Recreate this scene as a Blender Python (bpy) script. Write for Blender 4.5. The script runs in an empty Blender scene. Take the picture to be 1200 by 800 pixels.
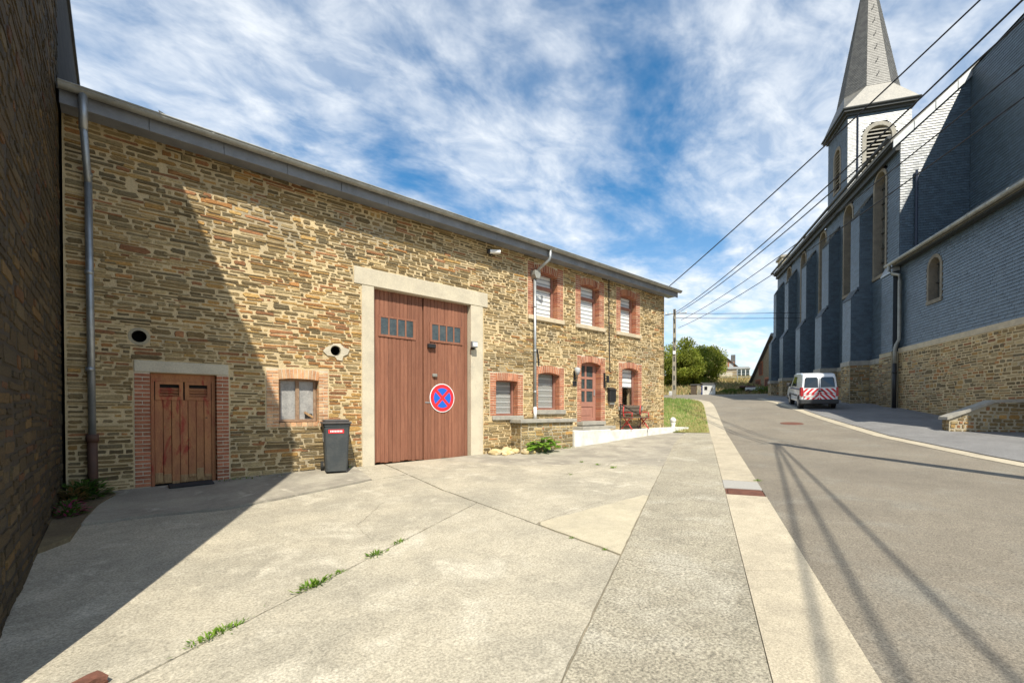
import bpy, bmesh, math, random
from mathutils import Vector, Matrix

# ------------------------------------------------------------------ camera, sky, sun, exposure
scene = bpy.context.scene
R = math.radians
cam_d = bpy.data.cameras.new('camera')
cam = bpy.data.objects.new('camera', cam_d)
scene.collection.objects.link(cam)
scene.camera = cam
cam_d.sensor_width = 36.0
cam_d.lens = 530.0 / 1200.0 * 36.0
cam_d.shift_y = 86.5 / 1200.0
cam_d.clip_start = 0.05
cam_d.clip_end = 3000
cam.location = (0.0, -9.7, 1.3)
cam.rotation_euler = (R(90 - 0.7), 0, R(49.0 - 90.0))      # looks 49 deg to the left of the facade's direction (+X)

SUN = Vector((-0.40, -0.74, 1.0)).normalized()
EL = math.asin(SUN.z)
AZ = math.atan2(SUN.x, SUN.y)
sun_d = bpy.data.lights.new('sun', 'SUN')
sun_d.energy = 5.0
sun_d.angle = R(0.5)
sun_d.color = (1.0, 0.935, 0.80)
sun = bpy.data.objects.new('sun', sun_d)
scene.collection.objects.link(sun)
sun.location = (-20, -35, 50)
sun.rotation_euler = SUN.to_track_quat('Z', 'Y').to_euler()

world = bpy.data.worlds.new('World')
scene.world = world
world.use_nodes = True


def build_sky():
    nt = world.node_tree
    nt.nodes.clear()
    N = nt.nodes.new
    L = nt.links.new
    out = N('ShaderNodeOutputWorld')
    bg = N('ShaderNodeBackground')
    bg.inputs['Strength'].default_value = 0.098
    sky = N('ShaderNodeTexSky')
    sky.sky_type = 'NISHITA'
    sky.sun_disc = False
    sky.sun_elevation = EL
    sky.sun_rotation = AZ % (2 * math.pi)
    sky.altitude = 350
    sky.air_density = 1.0
    sky.dust_density = 0.2
    sky.ozone_density = 4.0
    tc = N('ShaderNodeTexCoord')
    sep = N('ShaderNodeSeparateXYZ')
    L(tc.outputs['Generated'], sep.inputs[0])
    zc = N('ShaderNodeMath'); zc.operation = 'MAXIMUM'; zc.inputs[1].default_value = 0.0
    L(sep.outputs['Z'], zc.inputs[0])
    za = N('ShaderNodeMath'); za.operation = 'ADD'; za.inputs[1].default_value = 0.16
    L(zc.outputs[0], za.inputs[0])
    dx = N('ShaderNodeMath'); dx.operation = 'DIVIDE'
    dy = N('ShaderNodeMath'); dy.operation = 'DIVIDE'
    L(sep.outputs['X'], dx.inputs[0]); L(za.outputs[0], dx.inputs[1])
    L(sep.outputs['Y'], dy.inputs[0]); L(za.outputs[0], dy.inputs[1])
    cmb = N('ShaderNodeCombineXYZ')
    L(dx.outputs[0], cmb.inputs['X']); L(dy.outputs[0], cmb.inputs['Y'])
    # broad sheets of thin cloud
    m1 = N('ShaderNodeMapping')
    m1.inputs['Rotation'].default_value = (0, 0, R(-20))
    m1.inputs['Scale'].default_value = (1.0, 1.35, 1.0)
    m1.inputs['Location'].default_value = (7.2, 14.1, 0)
    L(cmb.outputs[0], m1.inputs['Vector'])
    n1 = N('ShaderNodeTexNoise')
    n1.inputs['Scale'].default_value = 1.6
    n1.inputs['Detail'].default_value = 6
    n1.inputs['Roughness'].default_value = 0.62
    n1.inputs['Distortion'].default_value = 0.25
    L(m1.outputs[0], n1.inputs['Vector'])
    # small fleecy streaks
    m2 = N('ShaderNodeMapping')
    m2.inputs['Rotation'].default_value = (0, 0, R(35))
    m2.inputs['Scale'].default_value = (4.0, 6.0, 1.0)
    L(cmb.outputs[0], m2.inputs['Vector'])
    n2 = N('ShaderNodeTexNoise')
    n2.inputs['Scale'].default_value = 1.5
    n2.inputs['Detail'].default_value = 5
    n2.inputs['Roughness'].default_value = 0.6
    n2.inputs['Distortion'].default_value = 0.4
    L(m2.outputs[0], n2.inputs['Vector'])
    r1 = N('ShaderNodeMapRange'); r1.interpolation_type = 'SMOOTHSTEP'
    r1.inputs['From Min'].default_value = 0.31; r1.inputs['From Max'].default_value = 0.60
    L(n1.outputs['Fac'], r1.inputs['Value'])
    r2 = N('ShaderNodeMapRange')
    r2.inputs['From Min'].default_value = 0.35; r2.inputs['From Max'].default_value = 0.70
    r2.inputs['To Min'].default_value = 0.38; r2.inputs['To Max'].default_value = 1.0
    L(n2.outputs['Fac'], r2.inputs['Value'])
    mul = N('ShaderNodeMath'); mul.operation = 'MULTIPLY'; mul.use_clamp = True
    L(r1.outputs[0], mul.inputs[0]); L(r2.outputs[0], mul.inputs[1])
    # more veil towards the horizon, where one looks through more of the cloud layer
    hz = N('ShaderNodeMapRange')
    hz.inputs['From Min'].default_value = 0.0; hz.inputs['From Max'].default_value = 0.42
    hz.inputs['To Min'].default_value = 0.42; hz.inputs['To Max'].default_value = 0.0
    L(zc.outputs[0], hz.inputs['Value'])
    mx = N('ShaderNodeMath'); mx.operation = 'ADD'; mx.use_clamp = True
    L(mul.outputs[0], mx.inputs[0]); L(hz.outputs[0], mx.inputs[1])
    sc = N('ShaderNodeMath'); sc.operation = 'MULTIPLY'; sc.inputs[1].default_value = 0.93
    L(mx.outputs[0], sc.inputs[0])
    mix = N('ShaderNodeMix'); mix.data_type = 'RGBA'
    L(sc.outputs[0], mix.inputs['Factor'])
    hs = N('ShaderNodeHueSaturation'); hs.inputs['Saturation'].default_value = 1.26; hs.inputs['Value'].default_value = 1.3; hs.inputs['Hue'].default_value = 0.49
    L(sky.outputs[0], hs.inputs['Color'])
    L(hs.outputs[0], mix.inputs['A'])
    mix.inputs['B'].default_value = (7.6, 7.95, 8.3, 1)
    L(mix.outputs['Result'], bg.inputs['Color'])
    L(bg.outputs[0], out.inputs['Surface'])


build_sky()
vs = scene.view_settings
vs.view_transform = 'Standard'
vs.look = 'None'
vs.exposure = 0.47
vs.gamma = 1.0
vs.use_curve_mapping = False
scene.render.resolution_x = 1024
scene.render.resolution_y = 682

COL = scene.collection
rng = random.Random(11)


# ------------------------------------------------------------------ helpers
def lerp(a, b, t):
    return a + (b - a) * t


def clamp(v, a, b):
    return max(a, min(b, v))


def mat(name, col, rough=0.8, col2=None, nscale=4.0, ramp=(0.35, 0.65), fine=0.0, fscale=60.0, bump=0.0, bscale=30.0,
        attr=None, rand=0.0, metal=0.0, spec=0.4, stretch=None, col3=None, n3scale=1.0, ramp3=(0.5, 0.7), coat=0.0, coords='pos', mid=0.0, mscale=7.0):
    """procedural surface: two or three real colours mixed by noise, fine grain, bump"""
    m = bpy.data.materials.new(name)
    m.use_nodes = True
    nt = m.node_tree
    N, L = nt.nodes.new, nt.links.new
    b = nt.nodes['Principled BSDF']
    b.inputs['Roughness'].default_value = rough
    b.inputs['Metallic'].default_value = metal
    b.inputs['Specular IOR Level'].default_value = spec
    if coat:
        b.inputs['Coat Weight'].default_value = coat
        b.inputs['Coat Roughness'].default_value = 0.08
    if coords == 'pos':
        g = N('ShaderNodeNewGeometry'); vec = g.outputs['Position']
    else:
        g = N('ShaderNodeTexCoord'); vec = g.outputs['Object']
    if stretch:
        mp = N('ShaderNodeMapping'); mp.inputs['Scale'].default_value = stretch
        L(vec, mp.inputs['Vector']); vec = mp.outputs[0]

    def noise(scale, detail=6, rg=0.6, dist=0.0):
        detail = min(detail, 4)
        n = N('ShaderNodeTexNoise')
        n.inputs['Scale'].default_value = scale
        n.inputs['Detail'].default_value = detail
        n.inputs['Roughness'].default_value = rg
        n.inputs['Distortion'].default_value = dist
        L(vec, n.inputs['Vector'])
        return n.outputs['Fac']

    def mixc(a, bcol, fac):
        x = N('ShaderNodeMix'); x.data_type = 'RGBA'
        L(fac, x.inputs['Factor'])
        if isinstance(a, tuple): x.inputs['A'].default_value = (*a, 1)
        else: L(a, x.inputs['A'])
        if isinstance(bcol, tuple): x.inputs['B'].default_value = (*bcol, 1)
        else: L(bcol, x.inputs['B'])
        return x.outputs['Result']

    def rampf(f, lo, hi):
        r = N('ShaderNodeMapRange'); r.interpolation_type = 'SMOOTHSTEP'
        r.inputs['From Min'].default_value = lo; r.inputs['From Max'].default_value = hi
        L(f, r.inputs['Value'])
        return r.outputs[0]

    cur = None
    if attr:
        a = N('ShaderNodeAttribute'); a.attribute_name = attr
        cur = a.outputs['Color']
    else:
        rgb = N('ShaderNodeRGB'); rgb.outputs[0].default_value = (*col, 1)
        cur = rgb.outputs[0]
    if col2:
        cur = mixc(cur, col2, rampf(noise(nscale), *ramp))
    if col3:
        cur = mixc(cur, col3, rampf(noise(n3scale, 8, 0.65, 0.6), *ramp3))
    val = None
    if fine:
        r = N('ShaderNodeMapRange')
        r.inputs['From Min'].default_value = 0.25; r.inputs['From Max'].default_value = 0.75
        r.inputs['To Min'].default_value = 1 - fine; r.inputs['To Max'].default_value = 1 + fine
        L(noise(fscale, 4, 0.7), r.inputs['Value'])
        val = r.outputs[0]
    if mid:
        r = N('ShaderNodeMapRange')
        r.inputs['From Min'].default_value = 0.3; r.inputs['From Max'].default_value = 0.7
        r.inputs['To Min'].default_value = 1 - mid; r.inputs['To Max'].default_value = 1 + mid
        L(noise(mscale, 4, 0.75), r.inputs['Value'])
        if val:
            mm = N('ShaderNodeMath'); mm.operation = 'MULTIPLY'
            L(val, mm.inputs[0]); L(r.outputs[0], mm.inputs[1]); val = mm.outputs[0]
        else:
            val = r.outputs[0]
    if rand:
        oi = N('ShaderNodeObjectInfo')
        r = N('ShaderNodeMapRange')
        r.inputs['To Min'].default_value = 1 - rand; r.inputs['To Max'].default_value = 1 + rand
        L(oi.outputs['Random'], r.inputs['Value'])
        if val:
            mm = N('ShaderNodeMath'); mm.operation = 'MULTIPLY'
            L(val, mm.inputs[0]); L(r.outputs[0], mm.inputs[1]); val = mm.outputs[0]
        else:
            val = r.outputs[0]
    if val:
        vm = N('ShaderNodeVectorMath'); vm.operation = 'SCALE'
        L(cur, vm.inputs[0]); L(val, vm.inputs['Scale'])
        cur = vm.outputs[0]
    L(cur, b.inputs['Base Color'])
    if bump:
        bn = N('ShaderNodeBump'); bn.inputs['Strength'].default_value = min(1.0, bump)
        bn.inputs['Distance'].default_value = 0.02
        L(noise(bscale, 6, 0.65), bn.inputs['Height'])
        L(bn.outputs[0], b.inputs['Normal'])
    return m


def glass_mat(name, tint=(0.9, 0.95, 0.95), trans=0.75):
    m = bpy.data.materials.new(name); m.use_nodes = True
    nt = m.node_tree; nt.nodes.clear()
    N, L = nt.nodes.new, nt.links.new
    o = N('ShaderNodeOutputMaterial'); mx = N('ShaderNodeMixShader')
    t = N('ShaderNodeBsdfTransparent'); t.inputs[0].default_value = (*[v * trans + (1 - trans) * 0.3 for v in tint], 1)
    g = N('ShaderNodeBsdfGlossy'); g.inputs['Roughness'].default_value = 0.03
    lw = N('ShaderNodeLayerWeight'); lw.inputs['Blend'].default_value = 0.5
    pw = N('ShaderNodeMath'); pw.operation = 'POWER'; pw.inputs[1].default_value = 4.0
    L(lw.outputs['Facing'], pw.inputs[0])
    f = N('ShaderNodeMath'); f.operation = 'MULTIPLY_ADD'; f.inputs[1].default_value = 0.8; f.inputs[2].default_value = 0.03
    L(pw.outputs[0], f.inputs[0])
    L(f.outputs[0], mx.inputs[0]); L(t.outputs[0], mx.inputs[1]); L(g.outputs[0], mx.inputs[2])
    L(mx.outputs[0], o.inputs[0])
    return m


class MB:
    """collects shapes and builds ONE mesh object"""
    def __init__(s):
        s.v = []; s.f = []; s.c = []

    def add(s, verts, faces, col=None):
        o = len(s.v)
        s.v.extend([tuple(p) for p in verts])
        for f in faces:
            s.f.append(tuple(i + o for i in f)); s.c.append(col)
        return s

    def box(s, x0, x1, y0, y1, z0, z1, col=None):
        v = [(x0, y0, z0), (x1, y0, z0), (x1, y1, z0), (x0, y1, z0), (x0, y0, z1), (x1, y0, z1), (x1, y1, z1), (x0, y1, z1)]
        return s.add(v, [(3, 2, 1, 0), (4, 5, 6, 7), (0, 1, 5, 4), (1, 2, 6, 5), (2, 3, 7, 6), (3, 0, 4, 7)], col)

    def cbox(s, x0, x1, y0, y1, z0, z1, b=0.01, col=None):
        """box with chamfered edges"""
        bm = bmesh.new()
        bmesh.ops.create_cube(bm, size=1)
        for v in bm.verts:
            v.co = Vector((lerp(x0, x1, v.co.x + .5), lerp(y0, y1, v.co.y + .5), lerp(z0, z1, v.co.z + .5)))
        bmesh.ops.bevel(bm, geom=list(bm.edges), offset=b, segments=1, affect='EDGES')
        bm.verts.index_update()
        s.add([v.co[:] for v in bm.verts], [[v.index for v in f.verts] for f in bm.faces], col)
        bm.free()
        return s

    def prism(s, poly, fmap, d0, d1, col=None):
        """extrude 2d polygon; fmap(a,b,d)->xyz"""
        n = len(poly)
        v = [fmap(a, b, d0) for a, b in poly] + [fmap(a, b, d1) for a, b in poly]
        f = [tuple(range(n))[::-1], tuple(range(n, 2 * n))]
        f += [(i, (i + 1) % n, n + (i + 1) % n, n + i) for i in range(n)]
        return s.add(v, f, col)

    def tube(s, pts, r, n=8, col=None, cap=True):
        pts = [Vector(p) for p in pts]
        rs = r if isinstance(r, (list, tuple)) else [r] * len(pts)
        verts = []; faces = []
        for i, p in enumerate(pts):
            if i == 0: d = pts[1] - p
            elif i == len(pts) - 1: d = p - pts[i - 1]
            else: d = (pts[i + 1] - p).normalized() + (p - pts[i - 1]).normalized()
            d.normalize()
            a = d.orthogonal() if abs(d.z) > 0.95 else d.cross(Vector((0, 0, 1)))
            if abs(d.z) > 0.95: a = Vector((1, 0, 0)) - d * d.x
            a.normalize(); b = d.cross(a)
            for k in range(n):
                t = 2 * math.pi * k / n
                verts.append(p + (a * math.cos(t) + b * math.sin(t)) * rs[i])
        for i in range(len(pts) - 1):
            for k in range(n):
                k2 = (k + 1) % n
                faces.append((i * n + k, i * n + k2, (i + 1) * n + k2, (i + 1) * n + k))
        if cap:
            faces.append(tuple(range(n))[::-1])
            faces.append(tuple(range((len(pts) - 1) * n, len(pts) * n)))
        return s.add(verts, faces, col)

    def build(s, name, m, parent=None, smooth=False, loc=None, kind=None, label=None):
        me = bpy.data.meshes.new(name)
        me.from_pydata(s.v, [], s.f)
        if any(c is not None for c in s.c):
            at = me.color_attributes.new('tint', 'FLOAT_COLOR', 'CORNER')
            buf = []
            for f, c in zip(s.f, s.c):
                c = c or (0.5, 0.5, 0.5)
                buf.extend([c[0], c[1], c[2], 1.0] * len(f))
            at.data.foreach_set('color', buf)
        if smooth:
            me.polygons.foreach_set('use_smooth', [True] * len(me.polygons))
        me.update()
        o = bpy.data.objects.new(name, me)
        if m is not None: me.materials.append(m)
        COL.objects.link(o)
        if parent is not None: o.parent = parent
        if loc is not None: o.location = loc
        if kind: o['kind'] = kind
        if label: o['label'] = label
        return o


def fix_normals(o):
    bm = bmesh.new(); bm.from_mesh(o.data)
    bmesh.ops.recalc_face_normals(bm, faces=bm.faces)
    bm.to_mesh(o.data); bm.free()
    return o


def thing(name, label, cat, loc=(0, 0, 0), rotz=0.0, group=None):
    o = bpy.data.objects.new(name, None)
    o.empty_display_size = 0.2
    COL.objects.link(o)
    o.location = loc
    o.rotation_euler = (0, 0, rotz)
    return tag(o, label, cat, group)


def tag(o, label, cat, group=None):
    o['label'] = label; o['category'] = cat
    if group: o['group'] = group
    return o


def struct(o):
    o['kind'] = 'structure'
    return o


def link_copy(src, name, parent, loc, rot=None, scale=None):
    c = src.copy()
    c.name = name
    COL.objects.link(c)
    c.parent = parent
    c.location = loc
    if rot is not None: c.rotation_euler = rot
    if scale is not None: c.scale = scale
    return c


# ------------------------------------------------------------------ terrain: heights follow s, the distance along the road
RA = R(26.5)
E_ = Vector((math.cos(RA), math.sin(RA)))
N_ = Vector((-math.sin(RA), math.cos(RA)))
KN = [(-400, -9.0), (-60, -2.6), (-20, -1.25), (0, -.4), (8, -.05), (14, .18), (18.6, .42), (22, .75), (25, 1.06), (28, 1.36), (32, 1.72),
      (38, 2.1), (45, 2.5), (55, 2.95), (60, 3.2), (68, 4.6), (80, 6.4), (100, 7.2), (300, 12), (900, 20)]
WK = [4.2, 9.0]


def zs(s, w=0.0):
    for (a, za), (b, zb) in zip(KN, KN[1:]):
        if s <= b:
            z = lerp(za, zb, (s - a) / (b - a)); break
    else:
        z = KN[-1][1]
    return z + 0.04 * clamp(w - 4.2, 0, 4.8)


def wxy(s, w):
    q = E_ * s + N_ * w
    return q.x, q.y - 9.7


def sw(x, y):
    q = Vector((x, y + 9.7))
    return q.dot(E_), q.dot(N_)


def ground(x, y):
    return zs(*sw(x, y))


def sheet(name, poly, dz, m, parent=None, thick=0.0):
    """flat outline in (s, w) laid on the terrain, dz above it"""
    bm = bmesh.new()
    vs_ = [bm.verts.new((a, b, 0)) for a, b in poly]
    f = bm.faces.new(vs_)
    if f.normal.z < 0: pass
    bm.normal_update()
    if f.normal.z < 0: bmesh.ops.reverse_faces(bm, faces=[f])
    smin = min(p[0] for p in poly); smax = max(p[0] for p in poly)
    cuts = sorted(set([k[0] for k in KN if smin < k[0] < smax]))
    for c in cuts:
        bmesh.ops.bisect_plane(bm, geom=list(bm.verts) + list(bm.edges) + list(bm.faces), plane_co=(c, 0, 0), plane_no=(1, 0, 0))
    wmin = min(p[1] for p in poly); wmax = max(p[1] for p in poly)
    for c in WK:
        if wmin < c < wmax:
            bmesh.ops.bisect_plane(bm, geom=list(bm.verts) + list(bm.edges) + list(bm.faces), plane_co=(0, c, 0), plane_no=(0, 1, 0))
    if thick:
        r = bmesh.ops.extrude_face_region(bm, geom=list(bm.faces))
        top = set(g for g in r['geom'] if isinstance(g, bmesh.types.BMVert))
        for v in bm.verts:
            base = zs(v.co.x, v.co.y)
            x, y = wxy(v.co.x, v.co.y)
            v.co = Vector((x, y, base + dz - (0 if v in top else thick)))
        bmesh.ops.recalc_face_normals(bm, faces=bm.faces)
    else:
        for v in bm.verts:
            base = zs(v.co.x, v.co.y)
            x, y = wxy(v.co.x, v.co.y)
            v.co = Vector((x, y, base + dz))
    me = bpy.data.meshes.new(name); bm.to_mesh(me); bm.free()
    me.materials.append(m)
    o = bpy.data.objects.new(name, me); COL.objects.link(o)
    if parent: o.parent = parent
    return o


# ------------------------------------------------------------------ materials
M = {}
M['joint'] = mat('joint_dirt', (0.25, 0.22, 0.165), 0.95, (0.17, 0.15, 0.11), 7, fine=.3)
M['soil'] = mat('soil', (0.13, 0.10, 0.06), 0.95, (0.20, 0.16, 0.09), 1.3, fine=.3, fscale=40, bump=.5)
M['concrete'] = mat('old_concrete', (0.43, 0.385, 0.295), 0.9, (0.33, 0.30, 0.235), 0.9, (0.35, .68), fine=.55, fscale=55, mid=.11, mscale=5.0, bump=.35, bscale=110,
                    col3=(0.50, 0.455, 0.36), n3scale=1.7, ramp3=(.52, .72))
M['concrete_dark'] = mat('stained_concrete', (0.38, 0.345, 0.275), 0.9, (0.27, 0.245, 0.20), 1.2, (0.35, .65), fine=.30, fscale=80, mid=.11, mscale=5.0, bump=.4, bscale=110,
                         col3=(0.46, 0.42, 0.34), n3scale=2.6, ramp3=(.56, .72))
M['concrete_pale'] = mat('pale_concrete', (0.475, 0.42, 0.305), 0.9, (0.40, 0.355, 0.265), 1.5, (0.4, .7), fine=.25, fscale=80, mid=.11, mscale=5.0, bump=.35, bscale=110)
M['aggregate'] = mat('exposed_aggregate', (0.39, 0.35, 0.265), 0.92, (0.31, 0.28, 0.215), 0.8, (0.35, .68), fine=.85, fscale=52, mid=.11, mscale=5.0, bump=.7, bscale=120,
                     col3=(0.43, 0.395, 0.315), n3scale=1.1, ramp3=(.5, .72))
M['gutter_concrete'] = mat('gutter_concrete', (0.46, 0.40, 0.295), 0.9, (0.385, 0.335, 0.25), 1.6, (0.35, .7), rand=.07, fine=.45, fscale=70, mid=.11, mscale=5.0, bump=.4, bscale=120)
M['asphalt'] = mat('worn_asphalt', (0.225, 0.195, 0.15), 0.88, (0.185, 0.16, 0.125), 0.5, (0.35, .7), fine=.75, fscale=65, mid=.12, mscale=4.0, bump=.5, bscale=150,
                   col3=(0.235, 0.215, 0.175), n3scale=.9, ramp3=(.5, .75))
M['asphalt_blue'] = mat('grey_asphalt', (0.205, 0.20, 0.195), 0.88, (0.165, 0.16, 0.157), 0.7, (0.35, .7), fine=.6, fscale=60, mid=.12, mscale=4.0, bump=.4, bscale=120)
M['mortar'] = mat('lime_mortar', (0.62, 0.485, 0.28), 0.95, (0.53, 0.415, 0.245), 1.1, (0.35, .65), fine=.18, fscale=35, bump=.7, bscale=45,
                  col3=(0.37, 0.31, 0.21), n3scale=.55, ramp3=(.50, .70))
M['mortar_grey'] = mat('grey_mortar', (0.42, 0.36, 0.25), 0.95, (0.34, 0.30, 0.215), 1.3, (0.35, .65), fine=.2, fscale=35, bump=.7, bscale=45)
M['stone'] = mat('schist', (0.3, 0.25, 0.18), 0.85, attr='tint', fine=.50, fscale=30, mid=.24, mscale=.9, bump=.8, bscale=32, stretch=(1, 1, 2.6))
M['brick'] = mat('red_brick', (0.34, 0.12, 0.063), 0.85, (0.42, 0.17, 0.09), 9, rand=.22, fine=.2, fscale=60, bump=.35, bscale=60)
M['brick_tint'] = mat('red_brickwork', (0.4, .15, .08), 0.85, attr='tint', fine=.2, fscale=60, bump=.3, bscale=60)
M['brick_pale'] = mat('faded_brick', (0.52, 0.26, 0.13), 0.88, (0.58, 0.38, 0.22), 6, (0.35, .65), rand=.25, fine=.25, fscale=50, bump=.4, bscale=50)
M['brick_joint'] = mat('brick_joint', (0.58, 0.50, 0.38), 0.95, (0.50, 0.43, 0.32), 5, fine=.2, fscale=50, bump=.3)
M['lintel'] = mat('cast_lintel', (0.56, 0.50, 0.38), 0.85, (0.47, 0.42, 0.325), 2.2, (0.35, .7), fine=.18, fscale=45, bump=.3, bscale=50,
                  col3=(0.38, 0.35, 0.28), n3scale=2.5, ramp3=(.58, .75))
M['sill'] = mat('sandstone_sill', (0.55, 0.46, 0.32), 0.85, (0.46, 0.39, 0.28), 4, fine=.15, fscale=50, bump=.2)
M['sill_grey'] = mat('bluestone', (0.36, 0.335, 0.28), 0.8, (0.28, 0.265, 0.23), 5, fine=.2, fscale=50, bump=.25)
M['wood_red'] = mat('barn_paint', (0.205, 0.082, 0.048), 0.72, (0.26, 0.112, 0.066), 3.0, (0.3, .7), rand=.13, fine=.22, fscale=22, bump=.4, bscale=18,
                    stretch=(6, 6, .45), col3=(0.17, 0.072, 0.048), n3scale=2.2, ramp3=(.58, .74))
M['wood_left'] = mat('worn_door_paint', (0.44, 0.20, 0.085), 0.8, (0.36, 0.145, 0.07), 2.6, (0.35, .65), rand=.08, fine=.2, fscale=25, bump=.4, bscale=20,
                     stretch=(3, 3, 1.1), col3=(0.33, 0.06, 0.035), n3scale=1.9, ramp3=(.56, .68))
M['wood_bare'] = mat('bare_wood', (0.42, 0.27, 0.13), 0.85, (0.30, 0.18, 0.09), 6, fine=.3, fscale=30, bump=.4, stretch=(5, 5, .7))
M['frame_brown'] = mat('window_brown', (0.27, 0.12, 0.085), 0.55, (0.31, 0.15, 0.105), 4, fine=.1, fscale=30)
M['frame_old'] = mat('weathered_frame', (0.23, 0.145, 0.09), 0.85, (0.30, 0.21, 0.14), 8, fine=.25, fscale=40)
M['door_brown'] = mat('front_door_brown', (0.36, 0.175, 0.125), 0.6, (0.32, 0.15, 0.11), 4, fine=.1, fscale=30)
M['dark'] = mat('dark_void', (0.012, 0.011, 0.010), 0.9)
M['pane_dark'] = mat('dark_glass', (0.035, 0.05, 0.055), 0.08, (0.06, 0.075, 0.075), 6, fine=.3, fscale=20, spec=.6)
M['pane_dusty'] = mat('dusty_glass', (0.34, 0.33, 0.31), 0.45, (0.24, 0.235, 0.225), 7, (0.35, .7), fine=.3, fscale=45, spec=.6)
M['pane'] = glass_mat('clear_glass', (1, 1, 1), 1.0)
M['blind'] = mat('white_blind', (0.78, 0.79, 0.78), 0.75, fine=.03)
M['blind_sheer'] = mat('sheer_blind', (0.38, 0.40, 0.41), 0.8, fine=.05)
M['blind_lace'] = mat('grey_blind', (0.28, 0.28, 0.26), 0.8, fine=.05)
M['blind_lace2'] = mat('grey_blind_band', (0.44, 0.44, 0.42), 0.8, fine=.05)
M['zinc'] = mat('zinc', (0.42, 0.44, 0.45), 0.45, (0.34, 0.36, 0.37), 4, metal=.65, fine=.12, fscale=20)
M['zinc_dull'] = mat('weathered_zinc', (0.36, 0.36, 0.33), 0.6, (0.27, 0.27, 0.245), 3, metal=.35, fine=.15, fscale=20)
M['fascia'] = mat('slate_fascia', (0.24, 0.252, 0.275), 0.55, (0.19, 0.20, 0.22), 3, fine=.2, fscale=12, bump=.2)
M['roof'] = mat('roof_slate', (0.085, 0.085, 0.09), 0.6, (0.12, 0.115, 0.10), 3, fine=.25, fscale=10, bump=.4)
M['iron_brown'] = mat('brown_pipe', (0.12, 0.06, 0.04), 0.7, (0.09, 0.05, 0.035), 6)
M['white_paint'] = mat('white_plaster', (0.68, 0.665, 0.62), 0.85, (0.52, 0.50, 0.45), 3, (0.4, .72), fine=.08, fscale=30, bump=.25)
M['white_pipe'] = mat('white_pipe', (0.80, 0.80, 0.78), 0.5)
M['black'] = mat('black_metal', (0.018, 0.018, 0.02), 0.5, fine=.1)
M['red_iron'] = mat('red_cast_iron', (0.48, 0.045, 0.04), 0.5, fine=.15)
M['bench_wood'] = mat('bench_wood', (0.15, 0.115, 0.085), 0.8, (0.11, 0.085, 0.065), 8, fine=.2, stretch=(1, 6, 6))
M['bin'] = mat('bin_plastic', (0.045, 0.052, 0.056), 0.55, (0.065, 0.07, 0.07), 5, (0.4, .7), fine=.15, fscale=30)
M['bin_lid'] = mat('bin_lid_plastic', (0.07, 0.065, 0.065), 0.5, (0.09, 0.08, 0.075), 6)
M['rubber'] = mat('rubber', (0.02, 0.02, 0.02), 0.8)
M['sign_red'] = mat('sign_red', (0.75, 0.028, 0.035), 0.4)
M['sign_blue'] = mat('sign_blue', (0.012, 0.12, 0.55), 0.4)
M['sign_white'] = mat('sign_white', (0.80, 0.80, 0.80), 0.45)
M['slate'] = mat('church_slate', (0.12, 0.15, 0.18), 0.44, attr='tint', fine=.10, fscale=9, spec=1.0)
M['slate_back'] = mat('slate_backing', (0.03, 0.037, 0.045), 0.7)
M['pipe_dark'] = mat('dark_pipe', (0.025, 0.035, 0.06), 0.5)
M['spire_tile'] = mat('spire_tile', (0.1, 0.1, 0.1), 0.55, attr='tint', fine=.15, fscale=8, spec=.75)
M['spire'] = mat('spire_slate', (0.125, 0.12, 0.105), 0.5, (0.17, 0.16, 0.135), 2.0, (0.35, .65), fine=.3, fscale=7, bump=.5, bscale=9, spec=.6)
M['church_stone_trim'] = mat('church_trim', (0.22, 0.195, 0.155), 0.85, (0.17, 0.15, 0.12), 3, fine=.15, fscale=20)
M['church_glass'] = mat('leaded_glass', (0.05, 0.055, 0.055), 0.25, (0.10, 0.10, 0.09), 2, spec=.6)
M['cornice'] = mat('dark_cornice', (0.035, 0.04, 0.042), 0.6)
M['grass'] = mat('grass', (0.19, 0.215, 0.05), 0.85, (0.32, 0.26, 0.10), 0.9, (0.35, .65))
M['grass_dry'] = mat('dry_grass', (0.34, 0.25, 0.115), 0.9, (0.25, 0.20, 0.085), 0.45, (0.35, .65), fine=.35, fscale=6, col3=(0.14, 0.17, 0.05), n3scale=.22, ramp3=(.5, .66))
M['blade'] = mat('grass_blade', (0.1, 0.2, 0.03), 0.7, attr='tint')
M['leaf'] = mat('leaf', (0.07, 0.14, 0.02), 0.6, attr='tint', spec=.3)


def translucent(m, k):
    nt = m.node_tree
    b = nt.nodes['Principled BSDF']; out = nt.nodes['Material Output']
    t = nt.nodes.new('ShaderNodeBsdfTranslucent'); mx = nt.nodes.new('ShaderNodeMixShader'); mx.inputs[0].default_value = k
    src = b.inputs['Base Color'].links[0].from_socket
    nt.links.new(src, t.inputs[0]); nt.links.new(b.outputs[0], mx.inputs[1]); nt.links.new(t.outputs[0], mx.inputs[2]); nt.links.new(mx.outputs[0], out.inputs['Surface'])


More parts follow.
